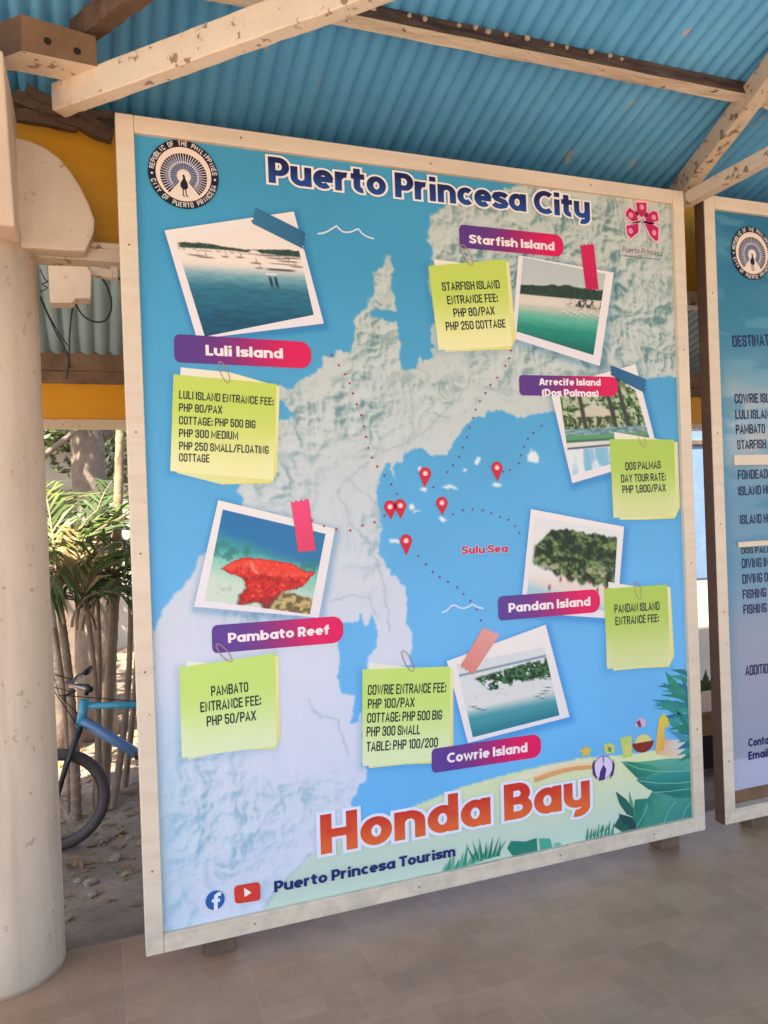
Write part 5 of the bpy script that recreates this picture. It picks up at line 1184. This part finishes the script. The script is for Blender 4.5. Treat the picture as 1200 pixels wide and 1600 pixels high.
# ------------------------------------------------------------------ bicycle
bk = thing('bicycle', 'blue mountain bicycle parked on the soil behind the map board', 'bicycle', (.1, 2.0, -.33))
BYC = 2.0
def bp(px, py, dy=0.0): p = hit(px, py, 1, BYC); return Vector((p[0], BYC+dy, p[2]))
wc = bp(88,1250); R_ = .275
def wheel(c):
    w_ = MB(); w_.torus(c, R_-.026, .030, (1,0,0), (0,0,1), 56, 12); tyre = w_.build('wheel', M['rubber'], bk, smooth=True)
    r_ = MB(); r_.torus(c, R_-.052, .010, (1,0,0), (0,0,1), 56, 8); r_.build('rim', M['black'], tyre, smooth=True)
    h_ = MB(); h_.tube([Vector(c)+Vector((0,-.035,0)), Vector(c)+Vector((0,.035,0))], .018, 12); h_.build('hub', M['steel'], tyre, smooth=True)
    s_ = MB()
    for k in range(24):
        a = 2*pi*k/24; s_.tube([Vector(c)+Vector((.014*cos(a+.6), .02*(-1)**k, .014*sin(a+.6))), Vector(c)+Vector((cos(a)*(R_-.05), 0, sin(a)*(R_-.05)))], .0011, 4)
    s_.build('spokes', M['steel'], tyre)
wheel(wc); rw = wc+Vector((.98, 0, 0)); wheel(rw)
ht, hb = bp(132,1100), bp(127,1128)
seat_t = ht+Vector((.50, 0, .02)); bb = ht+Vector((.40, 0, -.40)); jt = ht+Vector((.47,0,-.06))
m = MB(); m.tube([ht+(ht-hb)*.25, hb-(ht-hb)*.25], .026, 14); m.build('head_tube', M['bike_blue'], bk, smooth=True)
m = MB(); m.tube([ht+Vector((0,0,-.01)), jt], [.019,.017], 12); m.build('top_tube', M['bike_blue'], bk, smooth=True)
m = MB(); m.tube([hb.lerp(ht,.1), bb+Vector((0,0,-.02))], [.030,.028], 12); m.build('down_tube', M['bike_violet'], bk, smooth=True)
m = MB(); m.tube([bb, seat_t], .016, 12); m.build('seat_tube', M['bike_blue'], bk, smooth=True)
m = MB()
for s in (-1, 1):
    m.tube([jt+Vector((0,.012*s,0)), rw+Vector((0,.05*s,0))], .009, 8); m.tube([bb+Vector((0,.02*s,0)), rw+Vector((0,.05*s,0))], .010, 8)
m.build('rear_stays', M['bike_blue'], bk, smooth=True)
m = MB(); cr = hb-(ht-hb)*.35
m.tube([cr+Vector((0,-.055,0)), cr+Vector((0,.055,0))], .016, 10)
for s in (-1, 1): m.tube([cr+Vector((0,.052*s,0)), cr.lerp(wc,.5)+Vector((-.01,.055*s,0)), wc+Vector((0,.05*s,0))], [.015,.014,.011], 10)
m.build('fork', M['black'], bk, smooth=True)
stt = ht+(ht-hb)*.5; hbz = bp(110,1072)
m = MB(); m.tube([stt, stt+(ht-hb).normalized()*.05, Vector((hbz.x, BYC, hbz.z))], .014, 10); m.build('stem', M['black'], bk, smooth=True)
m = MB(); hc = Vector((hbz.x, BYC, hbz.z)); m.tube([hc+Vector((.09,-.27,.03)), hc+Vector((.03,-.12,.02)), hc, hc+Vector((.03,.12,.02)), hc+Vector((.09,.27,.03))], .0115, 10); m.build('handlebar', M['steel'], bk, smooth=True)
for k, (s_, e_) in enumerate(((-.18, cr+Vector((0,-.02,0))), (.18, jt), (.12, hb+Vector((.02,.02,0))))):
    m = MB(); m.tube([hc+Vector((.02,s_,0)), hc+Vector((-.09,s_*.6,.03+.02*k)), hc+Vector((-.06,s_*.2,-.05)), e_], .0028, 6); m.build('brake_cable', M['black'], bk, smooth=True)
for s in (-1, 1):
    m = MB(); m.tube([hc+Vector((.075,.20*s,.027)), hc+Vector((.105,.30*s,.032))], .017, 10); m.build('grip', M['black'], bk, smooth=True)
    m = MB(); m.tube([hc+Vector((.03,.14*s,.0)), hc+Vector((-.03,.19*s,-.015)), hc+Vector((-.02,.25*s,-.02))], .006, 6); m.build('brake_lever', M['black'], bk, smooth=True)
m = MB(); sd_ = seat_t+Vector((.02,0,.14)); m.tube([seat_t, sd_], .012, 8); m.build('seat_post', M['steel'], bk, smooth=True)
m = MB(); m.tube([sd_+Vector((-.15,0,.02)), sd_+Vector((-.05,0,.03)), sd_+Vector((.06,0,.03)), sd_+Vector((.12,0,.035))], [.018,.03,.06,.055], 12); m.build('saddle', M['black'], bk, smooth=True)
m = MB(); m.torus(bb+Vector((0,.05,0)), .075, .006, (1,0,0), (0,0,1), 36, 6); m.tube([bb+Vector((0,-.08,0)), bb+Vector((0,.08,0))], .014, 10)
for s in (-1, 1): m.tube([bb+Vector((0,.075*s,0)), bb+Vector((.12*s,.085*s,-.10*s))], .010, 8); m.box(tuple(bb+Vector((.12*s-.03,.09*s-.03,-.10*s-.012))), tuple(bb+Vector((.12*s+.03,.09*s+.03,-.10*s+.012))))
m.build('crankset', M['black'], bk)

# ------------------------------------------------------------------ stones and dry leaves on the soil
random.seed(3)
for k in range(26):
    x = random.uniform(-.42, .25); y = random.uniform(.42, 2.3); s = random.uniform(.012, .04)
    if k < 4: x = random.uniform(3.0, 3.6); y = random.uniform(.5, 1.1)
    bm = bmesh.new(); bmesh.ops.create_icosphere(bm, subdivisions=2, radius=s)
    for v in bm.verts: v.co *= random.uniform(.78, 1.2); v.co.z *= .6
    me = bpy.data.meshes.new('stone'); bm.to_mesh(me); bm.free(); me.materials.append(M['stone'])
    o = bpy.data.objects.new('stone', me); COL.objects.link(o); o.location = (x, y, gz(x, y)+s*.2); o.rotation_euler = (0, 0, random.uniform(0, 6))
    tag(o, 'small rough grey brown stone lying on the bare soil', 'stone', 'stones on the soil')
m = MB()
for k in range(2600):
    x = random.uniform(-1.2, .7) if k % 5 else random.uniform(2.9, 4.2); y = random.uniform(.4, 5.0); z = gz(x, y)+random.uniform(.002,.012); a = random.uniform(0, 6.3); s = random.uniform(.012,.05)
    if random.random() > (.25 + .75*min(1, max(0, (y-1.2)/1.2))): continue
    u = Vector((cos(a), sin(a), random.uniform(-.25,.35)))*s; v = Vector((-sin(a), cos(a), random.uniform(-.3,.3)))*s*.32
    c = Vector((x, y, z)); m.add([c-u, c+v, c+u, c-v], [(0,1,2,3)], k % 2)
o = m.build('leaf_litter', [M['litter'], M['leaf_dry']]); tag(o, 'dry brown leaves scattered over the soil under the palms', 'leaf litter', kind='stuff')
